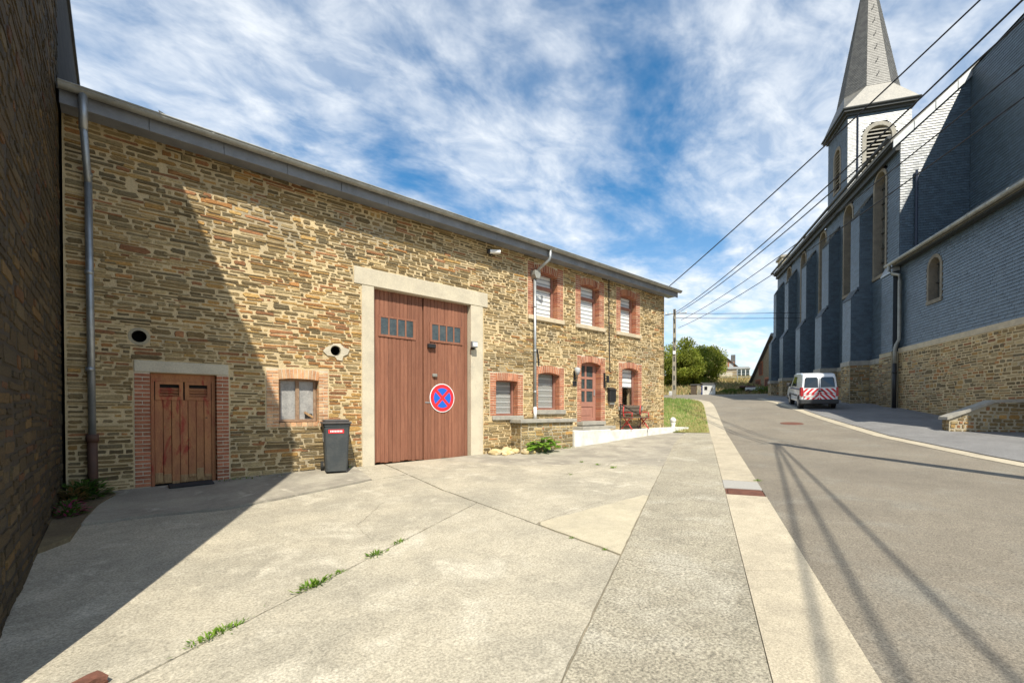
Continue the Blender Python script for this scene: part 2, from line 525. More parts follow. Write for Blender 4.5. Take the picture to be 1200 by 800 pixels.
translucent(M['leaf'], .4)
M['bark'] = mat('bark', (0.10, 0.075, 0.05), 0.9, (0.07, 0.05, 0.035), 8, bump=.5)
M['pole'] = mat('concrete_pole', (0.33, 0.29, 0.22), 0.9, (0.24, 0.21, 0.17), 4, (0.35, .65), fine=.2, fscale=12, bump=.3)
M['cable'] = mat('cable', (0.015, 0.016, 0.022), 0.6)
M['white_car'] = mat('white_car_paint', (0.78, 0.79, 0.80), 0.25, coat=.6, fine=.02)
M['car_glass'] = mat('tinted_glass', (0.02, 0.026, 0.028), 0.04, spec=.8)
M['car_plastic'] = mat('grey_bumper', (0.045, 0.047, 0.05), 0.6)
M['chev_red'] = mat('chevron_red', (0.62, 0.02, 0.03), 0.45)
M['tail'] = mat('tail_lamp', (0.36, 0.012, 0.015), 0.2)
M['blue_stripe'] = mat('blue_stripe', (0.03, 0.05, 0.16), 0.4)
M['plate'] = mat('number_plate', (0.62, 0.60, 0.58), 0.5)
M['hub'] = mat('wheel_hub', (0.32, 0.33, 0.34), 0.35, metal=.6)
M['rust'] = mat('rusty_iron', (0.17, 0.07, 0.045), 0.85, (0.12, 0.052, 0.035), 9, fine=.25, fscale=60, bump=.4)
M['drain_concrete'] = mat('grey_patch', (0.36, 0.345, 0.315), 0.9, fine=.4, fscale=110, bump=.4, bscale=120)
M['mat_rubber'] = mat('door_mat', (0.035, 0.036, 0.038), 0.9, fine=.3, fscale=80, bump=.5, bscale=90)
M['yellow_stone'] = mat('yellow_stone', (0.58, 0.44, 0.20), 0.9, (0.50, 0.42, 0.27), 7, rand=.15, fine=.2, bump=.4)
M['far_wall'] = mat('far_rubble', (0.30, 0.235, 0.15), 0.9, (0.22, 0.175, 0.115), 4, fine=.35, fscale=5, bump=.4, stretch=(1, 1, 2.5))
M['red_board'] = mat('red_boards', (0.30, 0.05, 0.06), 0.7, fine=.1)
M['flower'] = mat('pink_petal', (0.42, 0.05, 0.16), 0.6)
M['left_wall_shaded'] = mat('shaded_left_wall', (0.05, 0.043, 0.034), 0.92, (0.035, 0.03, 0.025), 2, fine=.3, fscale=8, bump=.5, stretch=(1, 1, 2.5))  # deep shade of the neighbour's wall put into a near-black colour


# ------------------------------------------------------------------ rubble stone generator
def rubble(x0, x1, z0, z1, holes, seed, rows=(0.055, 0.125), lens=(0.14, 0.55), gap=0.02, tilt=0.0):
    """irregular thin stones laid in broken courses; returns outlines (x,z) clear of the rectangles in holes"""
    r = random.Random(seed)
    out = []
    ph = r.random() * 6
    rects = []
    z = z0
    while z < z1 - .02:
        bh = r.uniform(.26, .46)
        if z1 - (z + bh) < .12: bh = z1 - z
        x = x0
        while x < x1 - .01:
            cw = r.uniform(.45, 1.25)
            if x1 - (x + cw) < .25: cw = x1 - x
            # courses in this chunk
            hs = []
            while sum(hs) < bh - .03:
                hs.append(r.uniform(*rows) * (1.4 if r.random() < .1 else 1))
            k = bh / sum(hs)
            zz = z
            for h in hs:
                h *= k
                xx = x + r.uniform(-.09, .09) if x > x0 else x
                xe = x + cw + r.uniform(-.05, .09) if x + cw < x1 - .01 else x1
                while xx < xe - .02:
                    ln = r.uniform(*lens) * r.uniform(.55, 1.1) * (1.15 if h < .07 else 1)
                    if xe - (xx + ln) < .11: ln = xe - xx
                    rects.append((max(xx, x0), min(xx + ln, x1), zz, zz + h))
                    xx += ln
                zz += h
            x += cw
        z += bh

    def wave(x, z):
        e = clamp(min(z - z0, z1 - z) / .25, 0, 1)
        return e * (.030 * math.sin(x * .9 + z * 1.1 + ph) + .014 * math.sin(x * 2.7 - z * 2.0 + ph * 2))

    for (xa, xb, sa, sb) in rects:
        if xb - xa < .05: continue
        off = wave((xa + xb) / 2, (sa + sb) / 2) + r.uniform(-.005, .005)
        rect = [xa, xb, max(sa + off, z0), min(sb + off, z1)]
        ok = True
        for (hx0, hx1, hz0, hz1) in holes:
            if rect[0] < hx1 and rect[1] > hx0 and rect[2] < hz1 and rect[3] > hz0:
                opts = [[rect[0], min(rect[1], hx0), rect[2], rect[3]], [max(rect[0], hx1), rect[1], rect[2], rect[3]],
                        [rect[0], rect[1], rect[2], min(rect[3], hz0)], [rect[0], rect[1], max(rect[2], hz1), rect[3]]]
                opts = [o for o in opts if o[1] - o[0] > .05 and o[3] - o[2] > .028]
                if not opts: ok = False; break
                rect = max(opts, key=lambda o: (o[1] - o[0]) * (o[3] - o[2]))
        if not ok: continue
        a, b, c, d = rect
        g = (gap((a + b) / 2, (c + d) / 2) if callable(gap) else gap) * r.uniform(.5, 1.3) * .5
        gv = min(g, (d - c) * .26)
        a += g * 1.2; b -= g * 1.2; c += gv; d -= gv
        w_, h_ = b - a, d - c
        if w_ < .035 or h_ < .012: continue
        j = lambda k: r.uniform(-1, 1) * k
        sl = tilt + j(.025)
        # slabs break off with slanting, pointed or square ends
        el, er = min(w_ * .32, h_ * r.choice([.15, .5, 1.1, 1.8])), min(w_ * .32, h_ * r.choice([.15, .5, 1.1, 1.8]))
        kl, kr = r.uniform(.15, .85), r.uniform(.15, .85)
        m1, m2 = r.uniform(.3, .7), r.uniform(.3, .7)
        P = [(a + el * (1 - kl) * r.uniform(.7, 1.2), c + j(.06) * h_), (lerp(a, b, m1), c + h_ * r.uniform(-.05, .09)), (b - er * (1 - kr) * r.uniform(.7, 1.2), c + j(.06) * h_),
             (b, c + h_ * kr * .8), (b - er * kr * .25, c + h_ * lerp(kr, 1, .35)), (b - er * kr, d + j(.06) * h_), (lerp(a, b, m2), d - h_ * r.uniform(-.05, .12)),
             (a + el * kl, d + j(.06) * h_), (a + el * kl * .25, c + h_ * lerp(kl, 1, .35)), (a, c + h_ * kl * .8)]
        xm, zm = (a + b) / 2, (c + d) / 2
        P = [(px, pz + (px - xm) * sl) for px, pz in P]
        out.append((P, xm, zm, w_ * h_))
    return out


def add_stone(mb, P, fmap, proud, r, col):
    n = len(P)
    cx = sum(p[0] for p in P) / n; cz = sum(p[1] for p in P) / n
    tx, tz = r.uniform(-.02, .02), r.uniform(-.05, .05)
    k = .93
    back = [fmap(a, b, -0.012) for a, b in P]
    hgt = max(p[1] for p in P) - min(p[1] for p in P)
    ins = min(.012, hgt * .16)
    fr = []
    for a, b in P:
        da, db = a - cx, b - cz
        L_ = math.hypot(da, db) or 1
        fa, fb = a - da / L_ * ins, b - db / L_ * ins
        fr.append(fmap(fa, fb, proud + tx * (fa - cx) + tz * (fb - cz) + r.uniform(-.0025, .0025)))
    mb.add(back + fr, [tuple(range(n, 2 * n))] + [(i, (i + 1) % n, n + (i + 1) % n, n + i) for i in range(n)], col)


def stone_colour(r, rust=0.2, light=0.3, dark=0.0):
    t = r.random()
    if t < rust: base = r.choice([(0.37, 0.185, 0.075), (0.40, 0.24, 0.09), (0.32, 0.155, 0.08), (0.42, 0.275, 0.115)])
    elif t < rust + light: base = r.choice([(0.38, 0.28, 0.155), (0.42, 0.325, 0.19), (0.34, 0.265, 0.155)])
    else: base = r.choice([(0.25, 0.178, 0.088), (0.20, 0.148, 0.080), (0.29, 0.205, 0.105), (0.175, 0.132, 0.075), (0.25, 0.185, 0.10), (0.20, 0.16, 0.10)])
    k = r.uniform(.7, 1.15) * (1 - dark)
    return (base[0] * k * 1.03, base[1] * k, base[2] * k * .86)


def wall_holes(mb, fmap, x0, x1, z0, z1, holes):
    xs = sorted(set([x0, x1] + [clamp(h[i], x0, x1) for h in holes for i in (0, 1)]))
    zs_ = sorted(set([z0, z1] + [clamp(h[i], z0, z1) for h in holes for i in (2, 3)]))
    for a, b in zip(xs, xs[1:]):
        for c, d in zip(zs_, zs_[1:]):
            xm, zm = (a + b) / 2, (c + d) / 2
            if any(h[0] < xm < h[1] and h[2] < zm < h[3] for h in holes): continue
            mb.add([fmap(a, c, 0), fmap(b, c, 0), fmap(b, d, 0), fmap(a, d, 0)], [(0, 1, 2, 3)])


# ------------------------------------------------------------------ ground, road, pavements
def build_ground():
    g = MB()
    ss = [k[0] for k in KN]
    ws = [-900, -120, 4.2, 9.0, 120, 900]
    idx = {}
    for i, s in enumerate(ss):
        for j, w in enumerate(ws):
            x, y = wxy(s, w)
            idx[i, j] = len(g.v)
            g.v.append((x, y, zs(s, w) - 0.06))
    for i in range(len(ss) - 1):
        for j in range(len(ws) - 1):
            g.f.append((idx[i, j], idx[i + 1, j], idx[i + 1, j + 1], idx[i, j + 1])); g.c.append(None)
    struct(g.build('ground', M['grass_dry']))


BAND = [(-14, -9.3), (5, -7.05), (14.2, -5.95), (24.3, -4.75), (31, -4.35), (36, -4.05), (39.5, -4.1)]      # road side edge of the right-hand strip
LEFT = [(-14, -.40), (15, -.40), (23, -.33), (30, -.26), (34, -.1), (37.5, .5), (40.3, 1.7), (42.5, 4.2), (44, 9), (45.5, 18)]   # house side edge of the left gutter strip


def offset_line(line, d):
    out = []
    for i, p in enumerate(line):
        a = line[max(0, i - 1)]; b = line[min(len(line) - 1, i + 1)]
        t = Vector((b[0] - a[0], b[1] - a[1])).normalized()
        out.append((p[0] + t.y * d, p[1] - t.x * d))
    return out


def strips(line, width, gap, name, m, parent, dz, seglen):
    """concrete lengths of a gutter strip, one object each"""
    inner = line; outer = offset_line(line, width)
    # resample both edges
    def resample(l):
        pts = [Vector(p) for p in l]
        cum = [0]
        for a, b in zip(pts, pts[1:]): cum.append(cum[-1] + (b - a).length)
        return pts, cum
    pi, ci = resample(inner); po, co = resample(outer)
    def at(p, c, t):
        d = t * c[-1]
        for k in range(len(c) - 1):
            if d <= c[k + 1] + 1e-9:
                return p[k].lerp(p[k + 1], (d - c[k]) / max(1e-9, c[k + 1] - c[k]))
        return p[-1]
    n = int(ci[-1] / seglen)
    g = gap / ci[-1]
    for k in range(n):
        t0, t1 = k / n + g / 2, (k + 1) / n - g / 2
        ts = [lerp(t0, t1, q / 3) for q in range(4)]
        poly = [tuple(at(pi, ci, t)) for t in ts] + [tuple(at(po, co, t)) for t in reversed(ts)]
        yield poly


def build_paving():
    road_edge = offset_line(LEFT, .57)
    poly = [p for p in road_edge] + [(58, 22), (58, -14), (45, -12), (41.5, -5.5)] + list(reversed(BAND))
    struct(sheet('road', poly, 0.0, M['asphalt']))
    band_out = offset_line(BAND, .40)
    poly = list(band_out) + [(41.0, -5.2), (44.5, -12), (40, -16), (-14, -22)]
    struct(sheet('pavement', poly, 0.035, M['asphalt_blue'], thick=.1))
    e = struct(thing_empty('gutter_strip'))
    for poly in strips(LEFT, .57, .012, 'concrete_length', None, e, 0, 2.6):
        s0 = min(p[0] for p in poly); s1 = max(p[0] for p in poly)
        if s0 < 8.36 < s1:
            # this length is cut by the drain
            a = [p for p in poly]
            wl, wr = -.40, -.97
            sheet('concrete_length', [poly[0], (7.98, wl), (7.98, wr), poly[-1]], .006, M['gutter_concrete'], e, .1)
            sheet('grey_patch', [(8.52, wl), (9.25, wl), (9.2, wr), (8.52, wr)], .005, M['drain_concrete'], e, .1)
            sheet('concrete_length', [(9.262, wl), poly[3], poly[4], (9.212, wr)], .006, M['gutter_concrete'], e, .1)
            continue
        sheet('concrete_length', poly, .006, M['gutter_concrete'], e, .1)
    e2 = struct(thing_empty('kerb_strip'))
    for poly in strips(BAND, .40, .012, 'concrete_length', None, e2, 0, 3.0):
        sheet('concrete_length', poly, .012, M['gutter_concrete'], e2, .1)
    # footpath of coarse concrete along the road
    f = struct(thing_empty('footpath'))
    cuts = [-14, -3.2, 4.6, 11.3, 15.2, 18.6]
    for a, b in zip(cuts, cuts[1:]):
        wl = .73 if b < 18 else .5
        sheet('concrete_slab', [(a + .006, -.394), (b - .006, -.394), (b - .006, wl), (a + .006, .73)], .004, M['aggregate'], f, .1)
    # forecourt slabs, broken by open joints
    fc = struct(thing_empty('forecourt'))
    rs = random.Random(23)
    def sheet_r(name, poly, dz, m, parent, th, amp=.007):
        out = []
        for (a, b) in zip(poly, poly[1:] + poly[:1]):
            n = max(1, int(math.hypot(b[0] - a[0], b[1] - a[1]) / .14))
            L_ = math.hypot(b[0] - a[0], b[1] - a[1]) or 1
            nx, ny = -(b[1] - a[1]) / L_, (b[0] - a[0]) / L_
            for k in range(n):
                j = rs.uniform(-amp, amp) * (0 if k == 0 else 1)
                if rs.random() < .05: j *= 3
                out.append((lerp(a[0], b[0], k / n) + nx * j, lerp(a[1], b[1], k / n) + ny * j))
        return sheet(name, out, dz, m, parent, th)
    def crack(pts, wd, name='crack'):
        L1, L2 = [], []
        fine = []
        for (a, b) in zip(pts, pts[1:]):
            n = max(2, int(math.hypot(b[0] - a[0], b[1] - a[1]) / .07))
            for k in range(n): fine.append((lerp(a[0], b[0], k / n), lerp(a[1], b[1], k / n)))
        fine.append(pts[-1])
        off = 0
        for k, p in enumerate(fine):
            q = fine[min(k + 1, len(fine) - 1)]; o = fine[max(0, k - 1)]
            t = Vector((q[0] - o[0], q[1] - o[1])).normalized()
            off = off * .7 + rs.uniform(-.014, .014)
            w = wd * rs.uniform(.3, 1.0) * (1 - .7 * abs(2 * k / len(fine) - 1) ** 3)
            c = (p[0] - t.y * off, p[1] + t.x * off)
            L1.append((c[0] - t.y * w / 2, c[1] + t.x * w / 2)); L2.append((c[0] + t.y * w / 2, c[1] - t.x * w / 2))
        mb = MB()
        V = []
        for a, b in zip(L1, L2):
            for (s_, w_) in (a, b):
                x, y = wxy(s_, w_); V.append((x, y, zs(s_, w_) + .0085))
        mb.add(V, [(2 * k, 2 * k + 1, 2 * k + 3, 2 * k + 2) for k in range(len(L1) - 1)])
        mb.build(name, M['joint'], fc)
    sheet('joint_bed', [(-14, -.47), (18.6, -.47), (18.5, 1.6), (14.9, 3.4), (8.4, 6.64), (3.76, 8.96), (2.6, 7.9), (-.2, 4.2), (-14, 3.1)], -.014, M['joint'], fc)
    def fl(s): return 10.836 - .4983 * s
    # apron before the stable door, old and stained
    ap = [(2.62, 8.0), (2.95, 7.22), (3.69, 6.82), (4.38, 6.25), (5.3, 6.02), (6.9, 5.75), (7.75, 6.9), (7.75, fl(7.75) - .02), (3.76, 8.97), (3.1, 8.6)]
    sheet_r('concrete_slab', ap, .03, M['concrete_dark'], fc, .14)
    a2 = [(-.2, 3.165), (6.21, 3.165), (7.70, 5.55), (6.9, 5.735), (5.29, 6.0), (4.37, 6.23), (3.68, 6.80), (2.94, 7.20), (2.6, 7.95), (2.3, 6.1), (.45, 2.4)]
    a2 = [(-1.5, 3.165), (6.21, 3.165), (7.66, 5.47), (6.9, 5.735), (5.29, 6.0), (4.37, 6.23), (3.68, 6.80), (2.94, 7.20), (2.6, 7.95), (-.2, 4.2)]
    sheet_r('concrete_slab', a2, .0, M['concrete'], fc, .12)
    sheet_r('concrete_slab', [(6.92, 5.745), (7.685, 5.51), (8.38, 6.62), (8.36, fl(8.36) - .02), (7.78, fl(7.78) - .02), (7.77, 6.9)], .004, M['concrete'], fc, .12)
    sheet_r('concrete_slab', [(-14, .745), (-6, .745), (-6, 3.1), (-14, 3.1)], .0, M['concrete'], fc, .12)
    sheet_r('concrete_slab', [(-5.98, .745), (4.69, .745), (6.19, 3.14), (-5.98, 3.14)], .003, M['concrete'], fc, .12)
    sheet_r('concrete_slab', [(4.73, .745), (7.48, .745), (7.50, .83), (5.56, 1.9), (5.43, 1.86)], .005, M['concrete_pale'], fc, .12)
    sheet_r('concrete_slab', [(7.51, .745), (10.6, .745), (10.55, 2.1), (9.8, 3.6), (9.5, 6.08), (8.42, 6.62), (5.46, 1.92), (5.58, 1.925)], .001, M['concrete'], fc, .12)
    sheet_r('concrete_slab', [(10.62, .745), (18.55, .52), (18.4, 1.6), (14.9, 3.38), (9.52, 6.07), (9.82, 3.61), (10.57, 2.1)], .0, M['concrete_dark'], fc, .12)
    crack([(5.55, 1.9), (6.6, 1.5), (7.4, 1.15)], .008)
    crack([(4.1, 3.3), (4.6, 4.1), (5.6, 4.5), (6.4, 4.55)], .006)
    crack([(3.4, 6.4), (3.9, 5.9), (4.7, 5.6), (5.6, 5.25)], .006)
    crack([(8.3, 2.6), (9.2, 2.45), (10.2, 1.9), (11.4, 1.85)], .010)
    crack([(8.6, 4.9), (9.6, 4.3), (11.0, 3.9)], .006)
    crack([(12.0, .9), (12.3, 2.0), (12.0, 3.2)], .007)
    # lawn under the grass blades
    lawn = [p for p in LEFT if p[0] > 19]
    poly = [(18.62, -.36)] + lawn + [(40, 18), (30, 12), (22, 5.5), (20.6, 2.3), (18.62, 1.5)]
    struct(sheet('lawn', poly, .02, M['grass']))
    # rusty gully cover in the gutter strip
    g = thing('drain_cover', 'rusty iron gully grate set in the pale gutter strip', 'drain')
    fr = sheet('frame', [(7.99, -.41), (8.51, -.41), (8.51, -.97), (7.99, -.97)], -.012, M['rust'], g, .06)
    for k in range(8):
        a = 8.02 + k * .058
        sheet('bar', [(a, -.44), (a + .043, -.44), (a + .043, -.94), (a, -.94)], .004, M['rust'], g, .03)
    x, y = wxy(21.8, -3.55)
    mh = MB()
    mh.prism([(math.cos(2 * math.pi * k / 20) * .42, math.sin(2 * math.pi * k / 20) * .42) for k in range(20)], lambda a, b, d: (x + a, y + b, ground(x + a, y + b) + d), -.05, .010)
    o = mh.build('manhole_cover', M['rust'])
    tag(o, 'round rusty manhole cover in the asphalt road near the van', 'manhole cover')


def thing_empty(name):
    o = bpy.data.objects.new(name, None); o.empty_display_size = .2
    COL.objects.link(o)
    return o


# ------------------------------------------------------------------ the farmhouse
FX0, FX1 = -0.62, 16.5
fmapF = lambda a, b, d: (a, -d, b)

_bricks = {}


def brick_src(w, h, dep):
    key = (round(w, 3), round(h, 3), round(dep, 3))
    if key not in _bricks:
        mb = MB(); brick_into(mb, 0, 0, 0, w, h, dep, 0)
        me = bpy.data.meshes.new('brick'); me.from_pydata(mb.v, [], mb.f); me.update()
        _bricks[key] = me
    return _bricks[key]


def brick_into(mb, cx, cz, d, w, h, dep, ang, col=None):
    """front at distance d before the wall, body dep deep"""
    c = .005
    P = []
    for (ww, hh, dd) in ((w / 2, h / 2, -dep), (w / 2, h / 2, -c), (w / 2 - c, h / 2 - c, 0)):
        for sx, sz in ((-1, -1), (1, -1), (1, 1), (-1, 1)):
            a, b = sx * ww, sz * hh
            ca, sa = math.cos(ang), math.sin(ang)
            P.append((cx + a * ca + b * sa, -(d + dd), cz - a * sa + b * ca))
    F = [(8, 9, 10, 11)]
    for o in (0, 4):
        for k in range(4):
            k2 = (k + 1) % 4
            F.append((o + k, o + k2, o + 4 + k2, o + 4 + k))
    mb.add(P, F, col)


def brick_col(r, pale=False):
    if pale:
        b = r.choice([(.50, .25, .12), (.55, .34, .18), (.48, .20, .10), (.58, .42, .26)])
    else:
        b = r.choice([(.37, .125, .065), (.41, .165, .085), (.31, .10, .058), (.43, .19, .105), (.35, .145, .085)])
    k = r.uniform(.8, 1.15)
    return tuple(v * k for v in b)


def surround(parent, ox0, ox1, oz0, oz1, jl, jr, rise, top, depth, seed, single=False, m=None, pale=False, jt=None, arch_h=.215, bh=.0655, jbot=None, no_arch=False):
    """brick jambs and arch round an opening; single = every brick its own object"""
    r = random.Random(seed)
    jb = oz0 if jbot is None else jbot
    jt = jt if jt is not None else top - .02
    base = MB()
    base.box(ox0 - jl, ox0 - .012, -.003, depth, jb, jt)
    base.box(ox1 + .012, ox1 + jr, -.003, depth, jb, jt)
    if not no_arch:
        n = 12
        w = ox1 - ox0
        if rise > .012:
            Rr = (w * w / 4 + rise * rise) / (2 * rise)
        else:
            Rr = 60.
        xc = (ox0 + ox1) / 2; zc = oz1 + rise - Rr
        a0 = math.asin(w / 2 / Rr)
        low = [(xc + (Rr + .004) * math.sin(lerp(-a0, a0, k / n)), zc + (Rr + .004) * math.cos(lerp(-a0, a0, k / n))) for k in range(n + 1)]
        for (p, q) in zip(low, low[1:]):
            base.prism([p, q, (q[0], top - .02), (p[0], top - .02)], fmapF, .0025, -depth)
    root = base.build('brick_surround', M['brick_joint'], parent)
    fix_normals(root)
    items = []
    z = jb
    k = 0
    while z + bh * .8 < jt:
        for (a, b, side) in ((ox0 - jl, ox0, 0), (ox1, ox1 + jr, 1)):
            w = b - a
            cz = z + bh / 2
            if (k + side) % 2 == 0:
                items.append(((a + b) / 2, cz, w - .008, bh - .014, 0))
            else:
                m_ = a + w * (.5 if side == 0 else .5)
                items.append(((a + m_) / 2, cz, m_ - a - .009, bh - .014, 0))
                items.append(((b + m_) / 2, cz, b - m_ - .009, bh - .014, 0))
        z += bh; k += 1
    if not no_arch:
        nb = max(6, int(round(2 * a0 * Rr / .070)))
        for q in range(nb):
            a = lerp(-a0, a0, (q + .5) / nb)
            rr = Rr + arch_h / 2
            items.append((xc + rr * math.sin(a), zc + rr * math.cos(a), 2 * a0 * Rr / nb - .011, arch_h, a))
    if single:
        for (cx, cz, w, h, a) in items:
            d = r.uniform(.006, .014)
            me = brick_src(w, h, depth)
            if not me.materials: me.materials.append(m or M['brick'])
            o = bpy.data.objects.new('brick', me)
            COL.objects.link(o); o.parent = root
            o.location = (cx + r.uniform(-.001, .001), -d, cz); o.rotation_euler = (0, a, 0)
    else:
        mb = MB()
        for (cx, cz, w, h, a) in items:
            brick_into(mb, cx + r.uniform(-.001, .001), cz, r.uniform(.006, .014), w, h, depth, a, brick_col(r, pale))
        mb.build('brickwork', M['brick_tint'], root, kind='stuff')
    return root


def window(parent, x0, x1, z0, z1, rec, style, transom=None, mull=None, fw=.055, bands=8):
    """frame at depth rec behind the wall face, panes, blind"""
    y = rec
    f = MB()
    f.box(x0, x0 + fw, y, y + .06, z0, z1)
    f.box(x1 - fw, x1, y, y + .06, z0, z1)
    f.box(x0 + fw, x1 - fw, y + .001, y + .061, z0, z0 + fw)
    f.box(x0 + fw, x1 - fw, y + .001, y + .061, z1 - fw, z1)
    if transom:
        f.box(x0 + fw, x1 - fw, y - .006, y + .058, transom - .045, transom + .045)
    if mull:
        f.box(mull - .035, mull + .035, y - .004, y + .059, z0 + fw, z1 - fw)
    root = f.build('window', M['frame_old'] if style == 'dusty' else M['frame_brown'], parent)
    spans = [(z0 + fw, z1 - fw)]
    if transom: spans = [(z0 + fw, transom - .045), (transom + .045, z1 - fw)]
    xs = [(x0 + fw, x1 - fw)]
    if mull: xs = [(x0 + fw, mull - .035), (mull + .035, x1 - fw)]
    for (a, b) in spans:
        for (p, q) in xs:
            MB().box(p, q, y + .025, y + .032, a, b).build('pane', M['pane_dusty'] if style == 'dusty' else M['pane'], root)
    if style == 'white':
        zb = z0 + .03 if bands > 0 else z0
        nb = abs(bands)
        h = (z1 - z0 - .06) / nb
        for k in range(nb):
            zc = z0 + .03 + (k + .5) * h
            MB().box(x0 + .04, x1 - .04, y + .075, y + .08, zc - h * .36, zc + h * .36).build('blind_band', M['blind'], root)
        MB().box(x0 + .04, x1 - .04, y + .085, y + .089, z0 + .02, z1 - .02).build('sheer_blind', M['blind_sheer'], root)
    elif style == 'half':
        zh = z0 + (z1 - z0) * .50
        nb = 4; h = (z1 - zh) / nb
        for k in range(nb):
            zc = zh + (k + .5) * h
            MB().box(x0 + .04, x1 - .04, y + .075, y + .08, zc - h * .36, zc + h * .36).build('blind_band', M['blind'], root)
        MB().box(x0 + .04, x1 - .04, y + .085, y + .089, zh, z1 - .02).build('sheer_blind', M['blind_sheer'], root)
    elif style == 'lace':
        h = (z1 - z0 - .1) / 6
        for k in range(6):
            zc = z0 + .06 + (k + .15) * h
            MB().box(x0 + .04, x1 - .04, y + .075, y + .079, zc - .02, zc + .02).build('blind_band', M['blind_lace2'], root)
        MB().box(x0 + .04, x1 - .04, y + .085, y + .089, z0 + .02, z1 - .02).build('grey_blind', M['blind_lace'], root)
    if style != 'dusty':
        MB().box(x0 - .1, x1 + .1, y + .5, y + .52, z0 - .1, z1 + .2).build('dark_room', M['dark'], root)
    return root


OPEN = dict(up1=(9.30, 10.29, 4.09, 5.36), up2=(11.40, 12.36, 4.09, 5.36), up3=(13.58, 14.53, 4.09, 5.36),
            lo1=(7.85, 8.64, 1.135, 2.10), lo2=(9.47, 10.39, 1.30, 2.36), lo3=(13.69, 14.68, 1.42, 2.74), fd=(11.44, 12.45, .93, 2.80))


